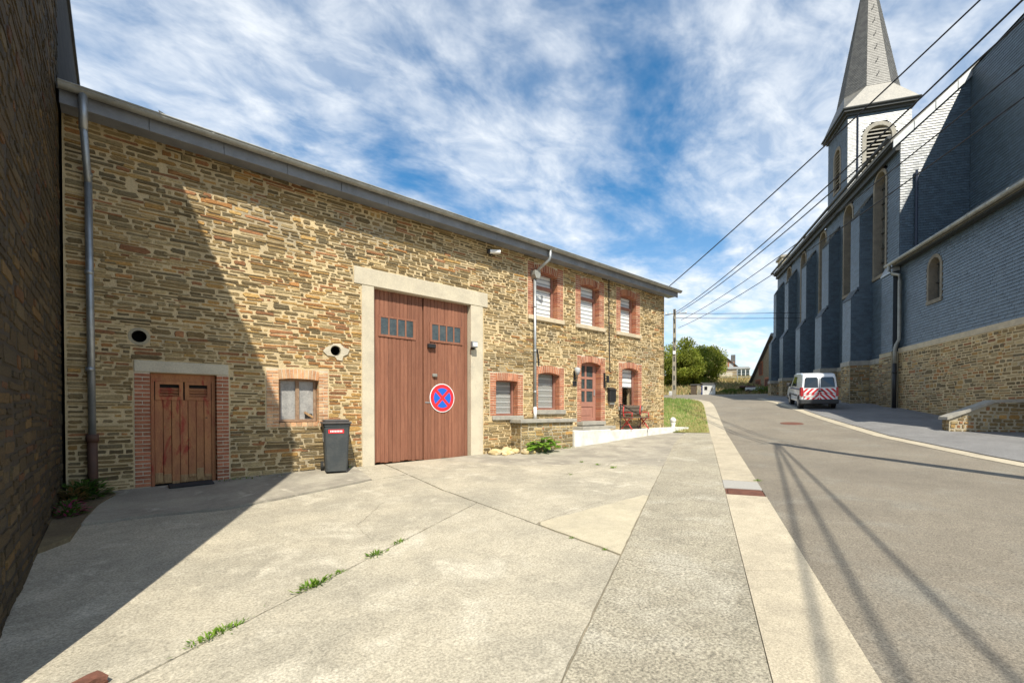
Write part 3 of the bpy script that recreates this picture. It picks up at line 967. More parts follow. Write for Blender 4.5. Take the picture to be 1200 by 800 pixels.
def build_house():
    H = thing('farmhouse', 'long two-storey rubble stone farmhouse with red barn door and brick window surrounds', 'house')
    # rectangles that the rubble leaves free
    HO = [(0.19, 1.535, -.5, 2.125),            # stable door
          (2.15, 3.32, .955, 2.145),            # small window
          (4.05, 7.40, -.5, 4.06), (3.875, 7.545, 4.05, 4.435),   # barn door
          (7.63, 8.86, 1.02, 2.345), (9.255, 10.61, 1.17, 2.63), (11.22, 12.69, .1, 3.09), (13.47, 14.93, 1.29, 3.03),
          (9.03, 10.56, 3.955, 5.66), (11.13, 12.63, 3.955, 5.66), (13.31, 14.80, 3.955, 5.66)]
    pipes = [(.263 - .13, .263 + .13, 2.513 - .13, 2.513 + .13), (3.471 - .13, 3.471 + .13, 2.547 - .13, 2.547 + .13)]
    phole = [(.263 - .098, .263 + .098, 2.513 - .098, 2.513 + .098), (3.471 - .098, 3.471 + .098, 2.547 - .098, 2.547 + .098)]
    HW = [(0.39, 1.34, -.5, 1.925), (2.37, 3.13, 1.03, 1.99), (4.3, 7.03, -.5, 4.06)]
    for k, (a, b, c, d) in OPEN.items():
        HW.append((a - .02, b + .02, c - .02, d + .10))
    w = MB()
    wall_holes(w, fmapF, FX0, FX1, -.6, 6.0, HW + phole)
    # reveals of the barn opening and the rest of the body
    for (a, b, c, d) in HW:
        dep = .5
        w.add([(a, 0, c), (a, dep, c), (a, dep, d), (a, 0, d)], [(0, 1, 2, 3)])
        w.add([(b, 0, c), (b, dep, c), (b, dep, d), (b, 0, d)], [(3, 2, 1, 0)])
        w.add([(a, 0, d), (b, 0, d), (b, dep, d), (a, dep, d)], [(0, 1, 2, 3)])
    # gables and back
    w.add([(FX1, 0, -.6), (FX1, 9.4, -.6), (FX1, 9.4, 6.0), (FX1, 4.7, 8.05), (FX1, 0, 6.0)], [(0, 1, 2, 3, 4)])
    w.add([(FX0, 0, -.6), (FX0, 9.4, -.6), (FX0, 9.4, 6.0), (FX0, 4.7, 8.05), (FX0, 0, 6.0)], [(4, 3, 2, 1, 0)])
    w.add([(FX0, 9.4, -.6), (FX1, 9.4, -.6), (FX1, 9.4, 6.0), (FX0, 9.4, 6.0)], [(3, 2, 1, 0)])
    wall = w.build('wall', M['mortar'], H)
    # rubble
    r = random.Random(5)
    st = rubble(FX0 + .01, FX1 - .005, 1.0, 5.98, HO + pipes, 21, (.038, .088), (.13, .50), lambda x, z: (.024 if x < 6.5 else .031) * (1 + .45 * math.sin(x * 1.7 + 2.1 * math.sin(z * 1.3)) * math.sin(z * 2.1 + x * .6)))
    st += rubble(FX0 + .01, FX1 - .005, -.25, 1.0, HO, 22, (.036, .085), (.13, .48), .017)
    # a patch of the wall right of the barn door is laid with bigger, paler stones
    def keyf(s):
        Z = .656 * s[1] + .755 * 9.7
        return -s[3] / Z ** 3
    st.sort(key=keyf)
    rest = MB()
    def colour(x, z):
        rust = .14; light = .22; dark = 0
        if 1.5 < x < 4.2 and .9 < z < 4.5: rust = .46
        if x < 2 and z > 2: rust = .26
        if z < 1.0: rust = .10; dark = .05
        if x > 7.4: rust = .12; light = .34
        if x > 7.3 and z < 3.4: light = .55; rust = .22
        if 3.3 < x < 4.1 and .5 < z < 2.6: rust = .75
        if z > 4.6 and x < 8: light = .14
        return stone_colour(r, rust, light, dark)
    for k, (P, xm, zm, ar) in enumerate(st):
        pr = r.uniform(.003, .024)
        if k < 300:
            mb = MB()
            add_stone(mb, [(a - xm, b - zm) for a, b in P], fmapF, pr, r, colour(xm, zm))
            mb.build('stone', M['stone'], wall, loc=(xm, 0, zm))
        else:
            add_stone(rest, P, fmapF, pr, r, colour(xm, zm))
    rest.build('small_stones', M['stone'], wall, kind='stuff')
    # gable towards the lawn, rubble too
    gm = MB()
    for (P, xm, zm, ar) in rubble(.02, 9.3, .2, 5.9, [], 31, (.06, .13), (.2, .6), .026):
        add_stone(gm, P, lambda a, b, d: (FX1 + d, a, b), r.uniform(.006, .02), r, colour(16, zm))
    gm.build('gable_stones', M['stone'], wall, kind='stuff')

    # roof, eave, gutter
    rf = MB()
    ta = math.tan(R(24))
    def rz(y): return 5.99 + (y + .46) * ta
    rf.add([(FX0 - .02, -.46, rz(-.46)), (16.82, -.46, rz(-.46)), (16.82, 4.7, rz(4.7)), (FX0 - .02, 4.7, rz(4.7)),
            (FX0 - .02, -.46, rz(-.46) - .07), (16.82, -.46, rz(-.46) - .07), (16.82, 4.7, rz(4.7) - .07), (FX0 - .02, 4.7, rz(4.7) - .07)],
           [(0, 1, 2, 3), (4, 7, 6, 5), (0, 4, 5, 1), (1, 5, 6, 2), (0, 3, 7, 4)])
    rf.add([(FX0 - .02, 4.7, rz(4.7)), (16.82, 4.7, rz(4.7)), (16.82, 9.9, rz(-.46)), (FX0 - .02, 9.9, rz(-.46))], [(0, 1, 2, 3)])
    roof = rf.build('roof', M['roof'], H)
    rr = random.Random(8)
    x = FX0
    while x < 16.75:                         # front course of slates over the gutter
        wd = .26
        a, b = x + .004, min(x + wd, 16.82)
        dz = rr.uniform(.006, .018)
        if b - a > .1:
            s = MB()
            y0, y1 = -.53 + rr.uniform(-.006, .006), -.25
            s.add([(a, y0, rz(y0) + dz), (b, y0, rz(y0) + dz), (b, y1, rz(y1) + dz), (a, y1, rz(y1) + dz),
                   (a, y0, rz(y0) + dz - .012), (b, y0, rz(y0) + dz - .012), (b, y1, rz(y1) + .001), (a, y1, rz(y1) + .001)],
                  [(0, 1, 2, 3), (0, 4, 5, 1), (1, 5, 6, 2), (0, 3, 7, 4)])
            s.build('slate', M['roof'], roof)
        x += wd
    # a lifted roof piece near the left end
    MB().add([(.55, -.3, rz(-.3) + .02), (.95, -.3, rz(-.3) + .02), (.95, .15, rz(.15) + .02), (.55, .15, rz(.15) + .16), (.55, -.3, rz(-.3) + .12)],
             [(0, 1, 2, 4), (4, 2, 3), (0, 4, 3)]).build('roof_flashing', M['zinc_dull'], roof)
    so = MB().box(FX0, 16.80, -.40, -.003, 5.80, 5.84).build('soffit', M['fascia'], H)
    x = FX0
    k = 0
    while x < 16.78:
        b = min(x + 1.02, 16.80)
        MB().cbox(x + .003, b - .003, -.425 + (k % 2) * .003, -.40, 5.745, 6.02, .004).build('fascia_board', M['fascia'], H)
        x += 1.02; k += 1
    # end board at the gable
    g = MB()
    prof = [(math.cos(t) * .075, math.sin(t) * .075) for t in [math.pi + math.pi * q / 8 for q in range(9)]]
    prof2 = [(a * .93, b * .93 + .001) for a, b in prof]
    def gut(mb, xa, xb):
        n = len(prof)
        pts = prof + prof2[::-1]
        mb.prism(pts, lambda a, b, d: (d, -.512 + a, 5.985 + b), xa, xb)
    gut(g, FX0, 16.84)
    for q in range(2, 19):
        xx = FX0 + q * .93
        if xx < 16.7:
            mb = g
            for (sc, dx) in ((1.07, .035),):
                pts = [(a * sc, b * sc) for a, b in prof] + [(a * 1.0, b * 1.0) for a, b in prof[::-1]]
                mb.prism(pts, lambda a, b, d: (d, -.512 + a, 5.985 + b), xx - dx / 2, xx + dx / 2)
    # bead on the front edge
    g.tube([(FX0, -.588, 5.99), (16.84, -.588, 5.99)], .013, 6)
    gutter = g.build('gutter', M['zinc_dull'], H)
    fix_normals(gutter)
    # downpipes
    p = MB()
    p.tube([(-.36, -.512, 5.93), (-.36, -.512, 5.42)], .052, 12)
    p.tube([(-.36, -.512, 5.44), (-.335, -.10, 4.92), (-.33, -.085, 4.80)], .046, 12)
    p.tube([(-.33, -.085, 4.88), (-.315, -.085, .88)], .047, 12)
    for zz in (4.9, 3.4, 1.9): p.tube([(-.33, -.085, zz), (-.33, -.085, zz + .06)], .057, 12)
    dp = p.build('downpipe', M['zinc'], H, smooth=True)
    MB().tube([(-.315, -.085, .90), (-.31, -.085, -.2)], .062, 12).tube([(-.315, -.085, .80), (-.315, -.085, .92)], .078, 12).build('iron_boot', M['iron_brown'], dp, smooth=True)
    p = MB()
    p.tube([(9.46, -.512, 5.93), (9.46, -.512, 5.72), (9.44, -.49, 5.64), (9.26, -.16, 5.36)], .042, 10)
    p.tube([(9.235, -.10, 5.25), (9.245, -.10, 1.36)], .043, 12)
    for zz in (4.3, 3.0, 1.8): p.tube([(9.24, -.10, zz), (9.24, -.10, zz + .05)], .052, 12)
    dp = p.build('downpipe', M['zinc'], H, smooth=True)
    hp = MB()
    hp.prism([(9.14, 5.36), (9.37, 5.36), (9.37, 5.24), (9.32, 5.14), (9.19, 5.14), (9.14, 5.24)], fmapF, .20, .012)
    fix_normals(hp.build('hopper', M['zinc_dull'], dp))
    MB().tube([(9.245, -.10, 1.38), (9.245, -.10, 1.04)], .05, 12).build('white_boot', M['white_pipe'], dp, smooth=True)

    # barn door: lintel, posts, leaves
    MB().cbox(3.875, 7.545, -.03, .30, 4.05, 4.43, .012).build('lintel', M['lintel'], H)
    MB().cbox(4.05, 4.335, -.022, .30, -.3, 4.052, .014).build('post', M['lintel'], H)
    MB().cbox(6.995, 7.39, -.022, .30, -.3, 4.052, .014).build('post', M['lintel'], H)
    yd = .15
    for (a, b, off, zbot) in ((4.345, 5.648, 0, .075), (5.672, 6.985, -.02, .06)):
        fr = MB()
        fr.box(a + .01, b - .01, yd + .045, yd + .08, zbot + .02, 4.06)
        leaf = fr.build('barn_door_leaf', M['wood_red'], H)
        n = 13
        pw = (b - a) / n
        for k in range(n):
            xx = a + (k + .5) * pw
            zb = zbot + rng.uniform(-.012, .02)
            pl = MB().cbox(-pw / 2 + .0025, pw / 2 - .0025, 0, .04, zb, 4.058, .007)
            pl.build('plank', M['wood_red'], leaf, loc=(xx, yd + off + rng.uniform(-.004, .004), 0))
        # glazed strip of four panes
        ga, gb = (4.54, 5.40) if a < 5 else (5.88, 6.76)
        zb, zt = 3.04, 3.43
        yy = yd + off - .022
        fm = MB()
        fm.box(ga - .045, gb + .045, yy, yd + off + .01, zb - .05, zb)
        fm.box(ga - .045, gb + .045, yy, yd + off + .01, zt, zt + .045)
        wq = (gb - ga) / 4
        for k in range(5):
            xx = ga + k * wq
            fm.box(xx - (.045 if k == 0 else .018), xx + (.045 if k == 4 else .018), yy + .002, yd + off + .01, zb, zt)
        fm.build('glazing_frame', M['wood_red'], leaf)
        for k in range(4):
            MB().box(ga + k * wq + .018, ga + (k + 1) * wq - .018, yd + off - .010, yd + off - .006, zb, zt).build('pane', M['pane_dark'], leaf)
    # brickwork of the barn reveal showing at the right edge
    # fittings on the leaf
    MB().cbox(5.76, 5.97, .04, .13, 2.83, 2.93, .012).build('latch_box', M['black'], H)
    MB().cbox(5.90, 6.03, .07, .135, 2.12, 2.20, .015).build('door_pull', M['zinc_dull'], H)
    MB().cbox(5.70, 5.86, .118, .13, 1.47, 1.495, .003).build('hasp', M['zinc'], H)

    # stable door on the left
    MB().cbox(.19, 1.525, -.018, .25, 1.93, 2.12, .010).build('lintel', M['lintel'], H)
    surround(H, .405, 1.335, .0, 1.9, .215, .195, 0, 1.93, .2, 41, single=True, jt=1.928, jbot=-.25, no_arch=True)
    fr = MB()
    yd = .10
    fr.box(.41, .455, yd - .02, yd + .06, .0, 1.92); fr.box(1.275, 1.33, yd - .02, yd + .06, .0, 1.92)
    fr.box(.455, 1.275, yd - .015, yd + .055, 1.79, 1.921)
    sd = fr.build('stable_door', M['wood_left'], H)
    MB().box(.455, 1.275, yd + .05, yd + .06, .0, 1.8).build('dark_gap', M['dark'], sd)
    n = 7
    pw = (1.275 - .455) / n
    for k in range(n):
        xx = .455 + (k + .5) * pw
        zb = [.10, .085, .06, .075, .16, .10, .14][k]
        MB().cbox(-pw / 2 + .003, pw / 2 - .003, 0, .03, zb, 1.47, .006).build('plank', M['wood_left'], sd, loc=(xx, yd + rng.uniform(-.004, .004), 0))
        # bare rotten plank ends
        MB().cbox(-pw / 2 + .004, pw / 2 - .004, 0, .028, zb - .05, zb + rng.uniform(.05, .20), .008).build('worn_end', M['wood_bare'], sd, loc=(xx, yd - .003, 0))
    MB().box(.455, 1.275, yd + .02, yd + .045, .03, .16).build('threshold_board', M['wood_bare'], sd)
    for (a, b) in ((.47, .855), (.88, 1.265)):
        vf = MB()
        vf.box(a, b, yd - .012, yd + .03, 1.47, 1.53); vf.box(a, b, yd - .012, yd + .03, 1.74, 1.788)
        vf.box(a, a + .06, yd - .010, yd + .028, 1.53, 1.74); vf.box(b - .055, b, yd - .010, yd + .028, 1.53, 1.74)
        vf.build('vent_frame', M['wood_left'], sd)
        for zz in (1.545, 1.60, 1.645):
            MB().add([(a + .055, yd + .01, zz), (b - .05, yd + .01, zz), (b - .05, yd + .045, zz + .04), (a + .055, yd + .045, zz + .04),
                      (a + .055, yd + .018, zz - .01), (b - .05, yd + .018, zz - .01)], [(0, 1, 2, 3), (0, 4, 5, 1)]).build('vent_slat', M['wood_left'], sd)
    MB().box(1.18, 1.21, yd - .012, yd, 1.15, 1.165).build('keyhole', M['black'], sd)

    # small dusty window with faded bricks
    surround(H, 2.375, 3.125, 1.055, 1.90, .225, .19, .025, 2.13, .16, 43, single=True, m=M['brick_pale'], pale=True, jbot=.96, arch_h=.19)
    rr = random.Random(4)
    for k in range(7):
        xx = 2.43 + k * .105
        me = brick_src(.092, .085, .16)
        if not me.materials: me.materials.append(M['brick_pale'])
        o = bpy.data.objects.new('sill_brick', me); COL.objects.link(o); o.parent = H
        o.location = (xx, -.006 - rr.random() * .004, 1.005)
    sw_ = window(H, 2.385, 3.115, 1.06, 1.93, .14, 'dusty', mull=2.75, fw=.05)
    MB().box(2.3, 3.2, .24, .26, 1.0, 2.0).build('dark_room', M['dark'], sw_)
    MB().box(2.90, 3.04, .150, .163, 1.13, 1.22).build('broken_corner', M['dark'], sw_)
    MB().add([(2.87, .145, 1.24), (2.90, .145, 1.27), (3.07, .145, 1.16), (3.05, .145, 1.12)], [(0, 3, 2, 1)]).build('wood_splinter', M['wood_bare'], sw_)

    # vent pipes in the wall
    for (xx, zz, pt) in ((.263, 2.513, False), (3.471, 2.547, True)):
        v = MB()
        n = 20
        o_ = [(xx + .145 * math.cos(2 * math.pi * k / n), zz + .145 * math.sin(2 * math.pi * k / n)) for k in range(n)]
        i_ = [(xx + .098 * math.cos(2 * math.pi * k / n), zz + .098 * math.sin(2 * math.pi * k / n)) for k in range(n)]
        V = [(a, -.003, b) for a, b in o_] + [(a, -.006, b) for a, b in i_] + [(a, .3, b) for a, b in i_] + [(a, .004, b) for a, b in o_]
        F = []
        for k in range(n):
            k2 = (k + 1) % n
            F += [(k, k2, n + k2, n + k), (n + k, n + k2, 2 * n + k2, 2 * n + k), (3 * n + k, 3 * n + k2, k2, k)]
        F.append(tuple(range(2 * n, 3 * n)))
        v.add(V, F)
        po = v.build('vent_pipe', M['mortar_grey'], H)
        po.data.materials.append(M['dark'])
        for pi, pol in enumerate(po.data.polygons):
            if pi == 3 * n or pi % 3 == 1: pol.material_index = 1
        c = MB()
        ring = [(xx + q[0], zz + q[1]) for q in [(-.26, -.03), (-.2, .06), (-.11, .10), (-.03, .15), (.10, .16), (.17, .09), (.30, .05), (.25, -.06), (.16, -.10), (.14, -.20), (.03, -.19), (-.02, -.12), (-.17, -.11)]]
        if pt:
            ii = [(xx + .112 * math.cos(math.pi + 2 * math.pi * -k / 13), zz + .112 * math.sin(math.pi + 2 * math.pi * -k / 13)) for k in range(13)]
            V = [(a, -.0275 + .004 * math.sin(k * 2.2), b) for k, (a, b) in enumerate(ring)] + [(a, -.03, b) for a, b in ii]
            V += [(a, .0, b) for a, b in ring]
            F = [(k, (k + 1) % 13, 13 + (k + 1) % 13, 13 + k) for k in range(13)] + [(26 + k, 26 + (k + 1) % 13, (k + 1) % 13, k) for k in range(13)]
            c.add(V, F)
            c.build('cement_patch', M['lintel'], po)
        # hole in the mortar
    # living part: windows
    for nm in ('up1', 'up2', 'up3'):
        a, b, c, d = OPEN[nm]
        surround(H, a, b, c, d, .265, .265, .085, 5.68, .19, hash(nm) % 97 if False else 50 + int(nm[2]))
        wd = window(H, a + .004, b - .004, c, d + .10, .185, 'white', transom=c + .93, bands=10)
        MB().cbox(a - .27, b + .275, -.075, .18, c - .135, c - .002, .012).build('sill', M['sill'], H)
    a, b, c, d = OPEN['lo1']
    surround(H, a, b, c, d, .215, .215, .02, 2.355, .19, 61, single=True)
    window(H, a + .004, b - .004, c, d + .05, .185, 'lace')
    MB().cbox(7.70, 8.83, -.07, .18, 1.015, 1.133, .012).build('sill', M['sill_grey'], H)
    a, b, c, d = OPEN['lo2']
    surround(H, a, b, c, d, .215, .215, .07, 2.64, .19, 62, single=True)
    window(H, a + .004, b - .004, c, d + .09, .185, 'lace')
    MB().cbox(9.27, 10.63, -.07, .18, 1.165, 1.298, .012).build('sill', M['sill_grey'], H)
    a, b, c, d = OPEN['lo3']
    surround(H, a, b, c, d, .215, .245, .085, 3.05, .19, 63)
    window(H, a + .004, b - .004, c, d + .10, .185, 'half')
    MB().cbox(13.45, 14.95, -.06, .18, 1.28, 1.418, .012).build('sill', M['sill_grey'], H)

    # front door
    a, b, c, d = OPEN['fd']
    surround(H, a, b, c, d, .215, .24, .085, 3.11, .22, 64, jbot=.12)
    y = .21
    f = MB()
    f.box(a + .004, a + .10, y, y + .055, c, d + .1); f.box(b - .16, b - .004, y, y + .055, c, d + .1)
    f.box(a + .10, b - .16, y + .001, y + .054, c, c + .10); f.box(a + .10, b - .16, y + .001, y + .054, c + .48, c + .64)
    f.box(a + .10, b - .16, y + .001, y + .054, d - .02, d + .1)
    xm = (a + b) / 2 - .03
    f.box(xm - .04, xm + .04, y + .002, y + .053, c + .64, d - .02)
    zz0, zz1 = c + .64, d - .02
    for k in (1, 2):
        zc = lerp(zz0, zz1, k / 3)
        f.box(a + .10, xm - .04, y + .003, y + .052, zc - .04, zc + .04); f.box(xm + .04, b - .16, y + .003, y + .052, zc - .04, zc + .04)
    fdo = f.build('front_door', M['door_brown'], H)
    MB().cbox(a + .10, b - .16, y + .02, y + .045, c + .10, c + .48, .004).build('panel', M['door_brown'], fdo)
    MB().cbox(a + .17, b - .23, y + .006, y + .03, c + .17, c + .41, .012).build('raised_panel', M['door_brown'], fdo)
    for (p, q) in ((a + .10, xm - .04), (xm + .04, b - .16)):
        for k in range(3):
            MB().box(p, q, y + .02, y + .03, lerp(zz0, zz1, k / 3) + (.04 if k else 0), lerp(zz0, zz1, (k + 1) / 3) - (.04 if k < 2 else 0)).build('pane', M['pane_dark'], fdo)
    MB().cbox(b - .13, b - .09, y - .04, y, c + .85, c + 1.05, .008).build('door_handle', M['zinc'], fdo)
    # two stone steps, white step block and terrace wall
    MB().cbox(11.22, 12.42, -.26, .2, .80, .925, .010).build('step', M['sill_grey'], H)
    MB().cbox(11.02, 12.72, -.44, .2, .66, .765, .010).build('step', M['sill_grey'], H)
    MB().cbox(11.26, 12.38, -.22, .2, .72, .815, .004).build('riser', M['sill_grey'], H)
    MB().cbox(10.56, 12.36, -.50, -.005, -.1, .655, .02).build('step_block', M['white_paint'], H)
    t = MB()
    t.cbox(12.365, 14.62, -.44, -.006, -.05, .605, .018)
    t.build('terrace_wall', M['white_paint'], H)
    t = MB()
    t.prism([(14.68, .0), (17.35, .1), (17.35, .60), (14.68, .60)], lambda a, b, d: (a, -.44 - (a - 14.68) * .06 if d > 0 else -.006, b), 0, 1)
    fix_normals(t.build('terrace_wall', M['white_paint'], H))
    MB().box(14.621, 14.679, -.40, -.02, .05, .58).build('terrace_joint', M['sill_grey'], H)
    # projecting plinth with a stone cap
    pl = MB()
    pl.box(8.40, 10.55, -.42, -.002, -.2, .93)
    plo = pl.build('plinth', M['mortar_grey'], H)
    MB().cbox(8.33, 10.66, -.50, -.001, .93, 1.035, .012).build('plinth_cap', M['sill_grey'], H)
    s = MB()
    for (P, xm_, zm_, ar) in rubble(8.40, 10.55, -.1, .925, [], 71, (.05, .12), (.15, .5), .016):
        add_stone(s, P, lambda a, b, d: (a, -.42 - d, b), r.uniform(.006, .02), r, stone_colour(r, .1, .35))
    for (P, xm_, zm_, ar) in rubble(-.42, 0, -.1, .925, [], 72, (.05, .12), (.15, .4), .016):
        add_stone(s, P, lambda a, b, d: (8.40 - d, a, b), r.uniform(.006, .02), r, stone_colour(r, .1, .35))
    s.build('plinth_stones', M['stone'], plo, kind='stuff')
    # cable clipped to the wall
    MB().tube([(12.86, -.03, 5.80), (12.87, -.03, 4.4), (12.90, -.03, 3.3), (12.93, -.03, 2.65), (12.99, -.03, 2.60)], .016, 6).build('wall_cable', M['cable'], H)
    MB().tube([(9.47, -.03, 2.62), (9.42, -.045, 2.95), (9.40, -.03, 3.1)], .02, 6).build('wall_hook', M['cable'], H)
    return H


# ------------------------------------------------------------------ things fixed to or standing by the house
def build_small_things():
    # no-stopping sign
    t = thing('no_stopping_sign', 'round red and blue no-stopping sign fixed to the barn door', 'sign', (6.19, .125, 1.6))
    def disc(rad, y0, y1, name, m, n=40):
        mb = MB().prism([(rad * math.cos(2 * math.pi * k / n), rad * math.sin(2 * math.pi * k / n)) for k in range(n)], lambda a, b, d: (a, d, b), y0, y1)
        fix_normals(mb.build(name, m, t))
    disc(.362, -.012, .0, 'rim', M['sign_white'])
    disc(.342, -.016, -.0125, 'red_face', M['sign_red'])
    for q in range(4):
        mid = q * math.pi / 2
        rad, bar = .252, .038
        pts = []
        # sector between the bars of the cross
        half = math.pi / 4
        off = math.asin(bar / rad)
        tip = bar / math.sin(math.pi / 4)
        pts.append((tip * math.cos(mid), tip * math.sin(mid)))
        for k in range(11):
            a = lerp(mid - half + off, mid + half - off, k / 10)
            pts.append((rad * math.cos(a), rad * math.sin(a)))
        fix_normals(MB().prism(pts, lambda a, b, d: (a, d, b), -.0185, -.0162).build('blue_field', M['sign_blue'], t))

    # wheelie bin
    bx, by = 3.32, -.42
    t = thing('wheelie_bin', 'dark grey wheelie bin with red and white sticker against the stone wall', 'bin', (bx, by, ground(bx, by) + .031), R(-14))
    b = MB()
    lo, hi = (.20, .21), (.245, .27)
    V = []
    for (hx, hy, z) in ((lo[0], lo[1], .03), (lerp(lo[0], hi[0], .8), lerp(lo[1], hi[1], .8), .80), (hi[0], hi[1], .93), (hi[0] + .012, hi[1] + .012, .93), (hi[0] + .012, hi[1] + .012, .98)):
        V += [(-hx + .03, -hy, z), (hx - .03, -hy, z), (hx, -hy + .03, z), (hx, hy - .03, z), (hx - .03, hy, z), (-hx + .03, hy, z), (-hx, hy - .03, z), (-hx, -hy + .03, z)]
    F = [tuple(range(8))[::-1]]
    for l in range(4):
        for k in range(8):
            F.append((l * 8 + k, l * 8 + (k + 1) % 8, (l + 1) * 8 + (k + 1) % 8, (l + 1) * 8 + k))
    F.append(tuple(range(32, 40)))
    b.add(V, F)
    b.build('body', M['bin'], t)
    l = MB()
    l.cbox(-.275, .275, -.315, .30, .975, 1.015, .012)
    l.cbox(-.245, .245, -.28, .28, 1.012, 1.06, .03)
    l.build('lid', M['bin_lid'], t)
    MB().tube([(-.22, .30, .96), (-.22, .36, .98), (.22, .36, .98), (.22, .30, .96)], .016, 8).build('handle', M['bin_lid'], t)
    for s in (-1, 1):
        w = MB().prism([(.10 * math.cos(2 * math.pi * k / 18), .10 * math.sin(2 * math.pi * k / 18)) for k in range(18)], lambda a, c, d: (d, .235 + a, .10 + c), s * .215, s * .265)
        wh = w.build('wheel', M['rubber'], t); fix_normals(wh)
        fix_normals(MB().prism([(.05 * math.cos(2 * math.pi * k / 12), .05 * math.sin(2 * math.pi * k / 12)) for k in range(12)], lambda a, c, d: (d, .235 + a, .10 + c), s * .2651, s * .268).build('hub', M['bin'], wh))
    st = MB().add([(-.16, -.262, .79), (.13, -.262, .79), (.13, -.266, .865), (-.16, -.266, .865)], [(0, 1, 2, 3)])
    so = st.build('sticker', M['sign_red'], t)
    s2 = MB()
    for q in range(8):
        s2.add([(-.125 + q * .029, -.2655, .812), (-.105 + q * .029, -.2655, .812), (-.105 + q * .029, -.2675, .848), (-.125 + q * .029, -.2675, .848)], [(0, 1, 2, 3)])
    s2.build('white_print', M['sign_white'], so)
    MB().add([(-.238, -.16, .62), (-.238, .0, .62), (-.246, .0, .80), (-.246, -.16, .80)], [(3, 2, 1, 0)]).build('label_strip', M['sign_white'], t)

    # floodlight under the eave, barn lamp, wall lamps
    t = thing('floodlight', 'white tubular floodlight under the eave above the barn door corner', 'lamp', (7.62, 0, 5.5))
    MB().box(-.03, .03, -.10, 0, -.02, .06).build('bracket', M['black'], t)
    MB().tube([(-.12, -.16, .02), (.16, -.26, .05)], .055, 10).build('housing', M['white_pipe'], t)
    MB().tube([(-.18, -.14, .015), (-.12, -.16, .02)], .06, 10).build('rear_cap', M['black'], t)
    t = thing('barn_lamp', 'small grey lamp on the right post of the barn door', 'lamp', (7.02, -.022, 2.98))
    MB().box(-.03, .05, -.06, 0, -.10, .02).build('bracket', M['black'], t)
    MB().cbox(-.10, .07, -.17, -.06, -.06, .10, .015).build('housing', M['zinc'], t)
    MB().box(-.08, .05, -.176, -.171, -.03, .07).build('lens', M['white_pipe'], t)
    t = thing('wall_lantern', 'pale glass wall lantern left of the front door', 'lamp', (11.08, 0, 2.45))
    MB().box(-.04, .04, -.03, 0, -.2, .1).build('bracket', M['black'], t)
    MB().tube([(0, -.03, -.15), (0, -.14, -.12), (0, -.14, -.02)], .015, 6).build('arm', M['black'], t)
    MB().tube([(0, -.14, -.03), (0, -.14, .06), (0, -.14, .17), (0, -.14, .21)], [.05, .085, .10, .03], 8).build('glass_shade', M['blind_sheer'], t, smooth=True)
    MB().cbox(11.00, 11.20, -.022, -.002, 2.06, 2.22, .004).build('plaque', M['black'], None)
    tag(bpy.data.objects['plaque'], 'small dark number plaque below the left wall lantern', 'plaque')
    t = thing('wall_lamp', 'slim black wall lamp right of the front door', 'lamp', (12.62, 0, 2.32))
    MB().box(-.03, .03, -.05, 0, -.25, .25).build('back_plate', M['black'], t)
    MB().tube([(0, -.05, .05), (.02, -.16, .05)], .02, 6).build('arm', M['black'], t)
    MB().tube([(.02, -.16, -.10), (.02, -.16, .14)], .05, 8).build('tube_shade', M['black'], t)
    # letter box
    t = thing('letter_box', 'black letter box on the stone wall right of the front door', 'letter box', (12.98, 0, 1.58))
    MB().cbox(-.17, .17, -.14, -.02, .0, .42, .012).build('body', M['black'], t)
    MB().add([(-.19, -.16, .42), (.19, -.16, .42), (.19, -.02, .50), (-.19, -.02, .50), (-.19, -.16, .405), (.19, -.16, .405), (.19, -.02, .42), (-.19, -.02, .42)],
             [(0, 1, 2, 3), (4, 5, 1, 0), (1, 5, 6, 2), (0, 3, 7, 4)]).build('flap', M['black'], t)
    MB().box(-.13, .13, -.10, -.02, -.1, 0).build('newspaper_roll', M['zinc_dull'], t)

    # bench with red iron sides
    t = thing('garden_bench', 'garden bench with brown slats and red cast iron sides under the window', 'bench', (14.1, -.22, .61))
    for k, (yy, zz) in enumerate(((.10, .80), (.12, .68), (.14, .56))):
        MB().cbox(-.66, .66, yy - .02, yy + .015, zz - .05, zz + .05, .008).build('back_slat', M['bench_wood'], t)
    for k in range(4):
        MB().cbox(-.66, .66, -.30 + k * .11, -.21 + k * .11, .40, .43, .006).build('seat_slat', M['bench_wood'], t)
    for s in (-.52, .52):
        mb = MB()
        mb.tube([(s, -.28, .0), (s, -.14, .18), (s, .06, .40), (s, .10, .62), (s, .07, .86)], .022, 8)
        mb.tube([(s, .16, .0), (s, .02, .18), (s, -.20, .40)], .022, 8)
        mb.tube([(s, -.30, .395), (s, .08, .395)], .02, 8)
        mb.tube([(s, -.26, .40), (s, -.28, .58), (s, -.10, .60), (s, .09, .58)], .018, 8)
        mb.tube([(s + .03 * math.cos(a), -.06 + .05 * math.cos(a), .19 + .05 * math.sin(a)) for a in [2 * math.pi * q / 10 for q in range(11)]], .014, 6)
        mb.build('side_frame', M['red_iron'], t, smooth=True)
    # handrail
    t = thing('handrail', 'thin black iron handrail on the white terrace wall', 'railing', (13.02, -.40, .605))
    MB().tube([(0, 0, 0), (0, 0, .90)], .018, 8).build('post', M['black'], t)
    MB().tube([(0, 0, .90), (.5, 0, .72), (1.25, .02, .50)], .016, 8).build('rail', M['black'], t)
    MB().tube([(1.25, .02, .50), (1.25, .02, .0)], .016, 8).build('post', M['black'], t)
    MB().tube([(0, 0, .12), (1.25, .02, .06)], .014, 8).build('rail', M['black'], t)
    # garden ornament by the corner
    gx, gy = 16.95, -.15
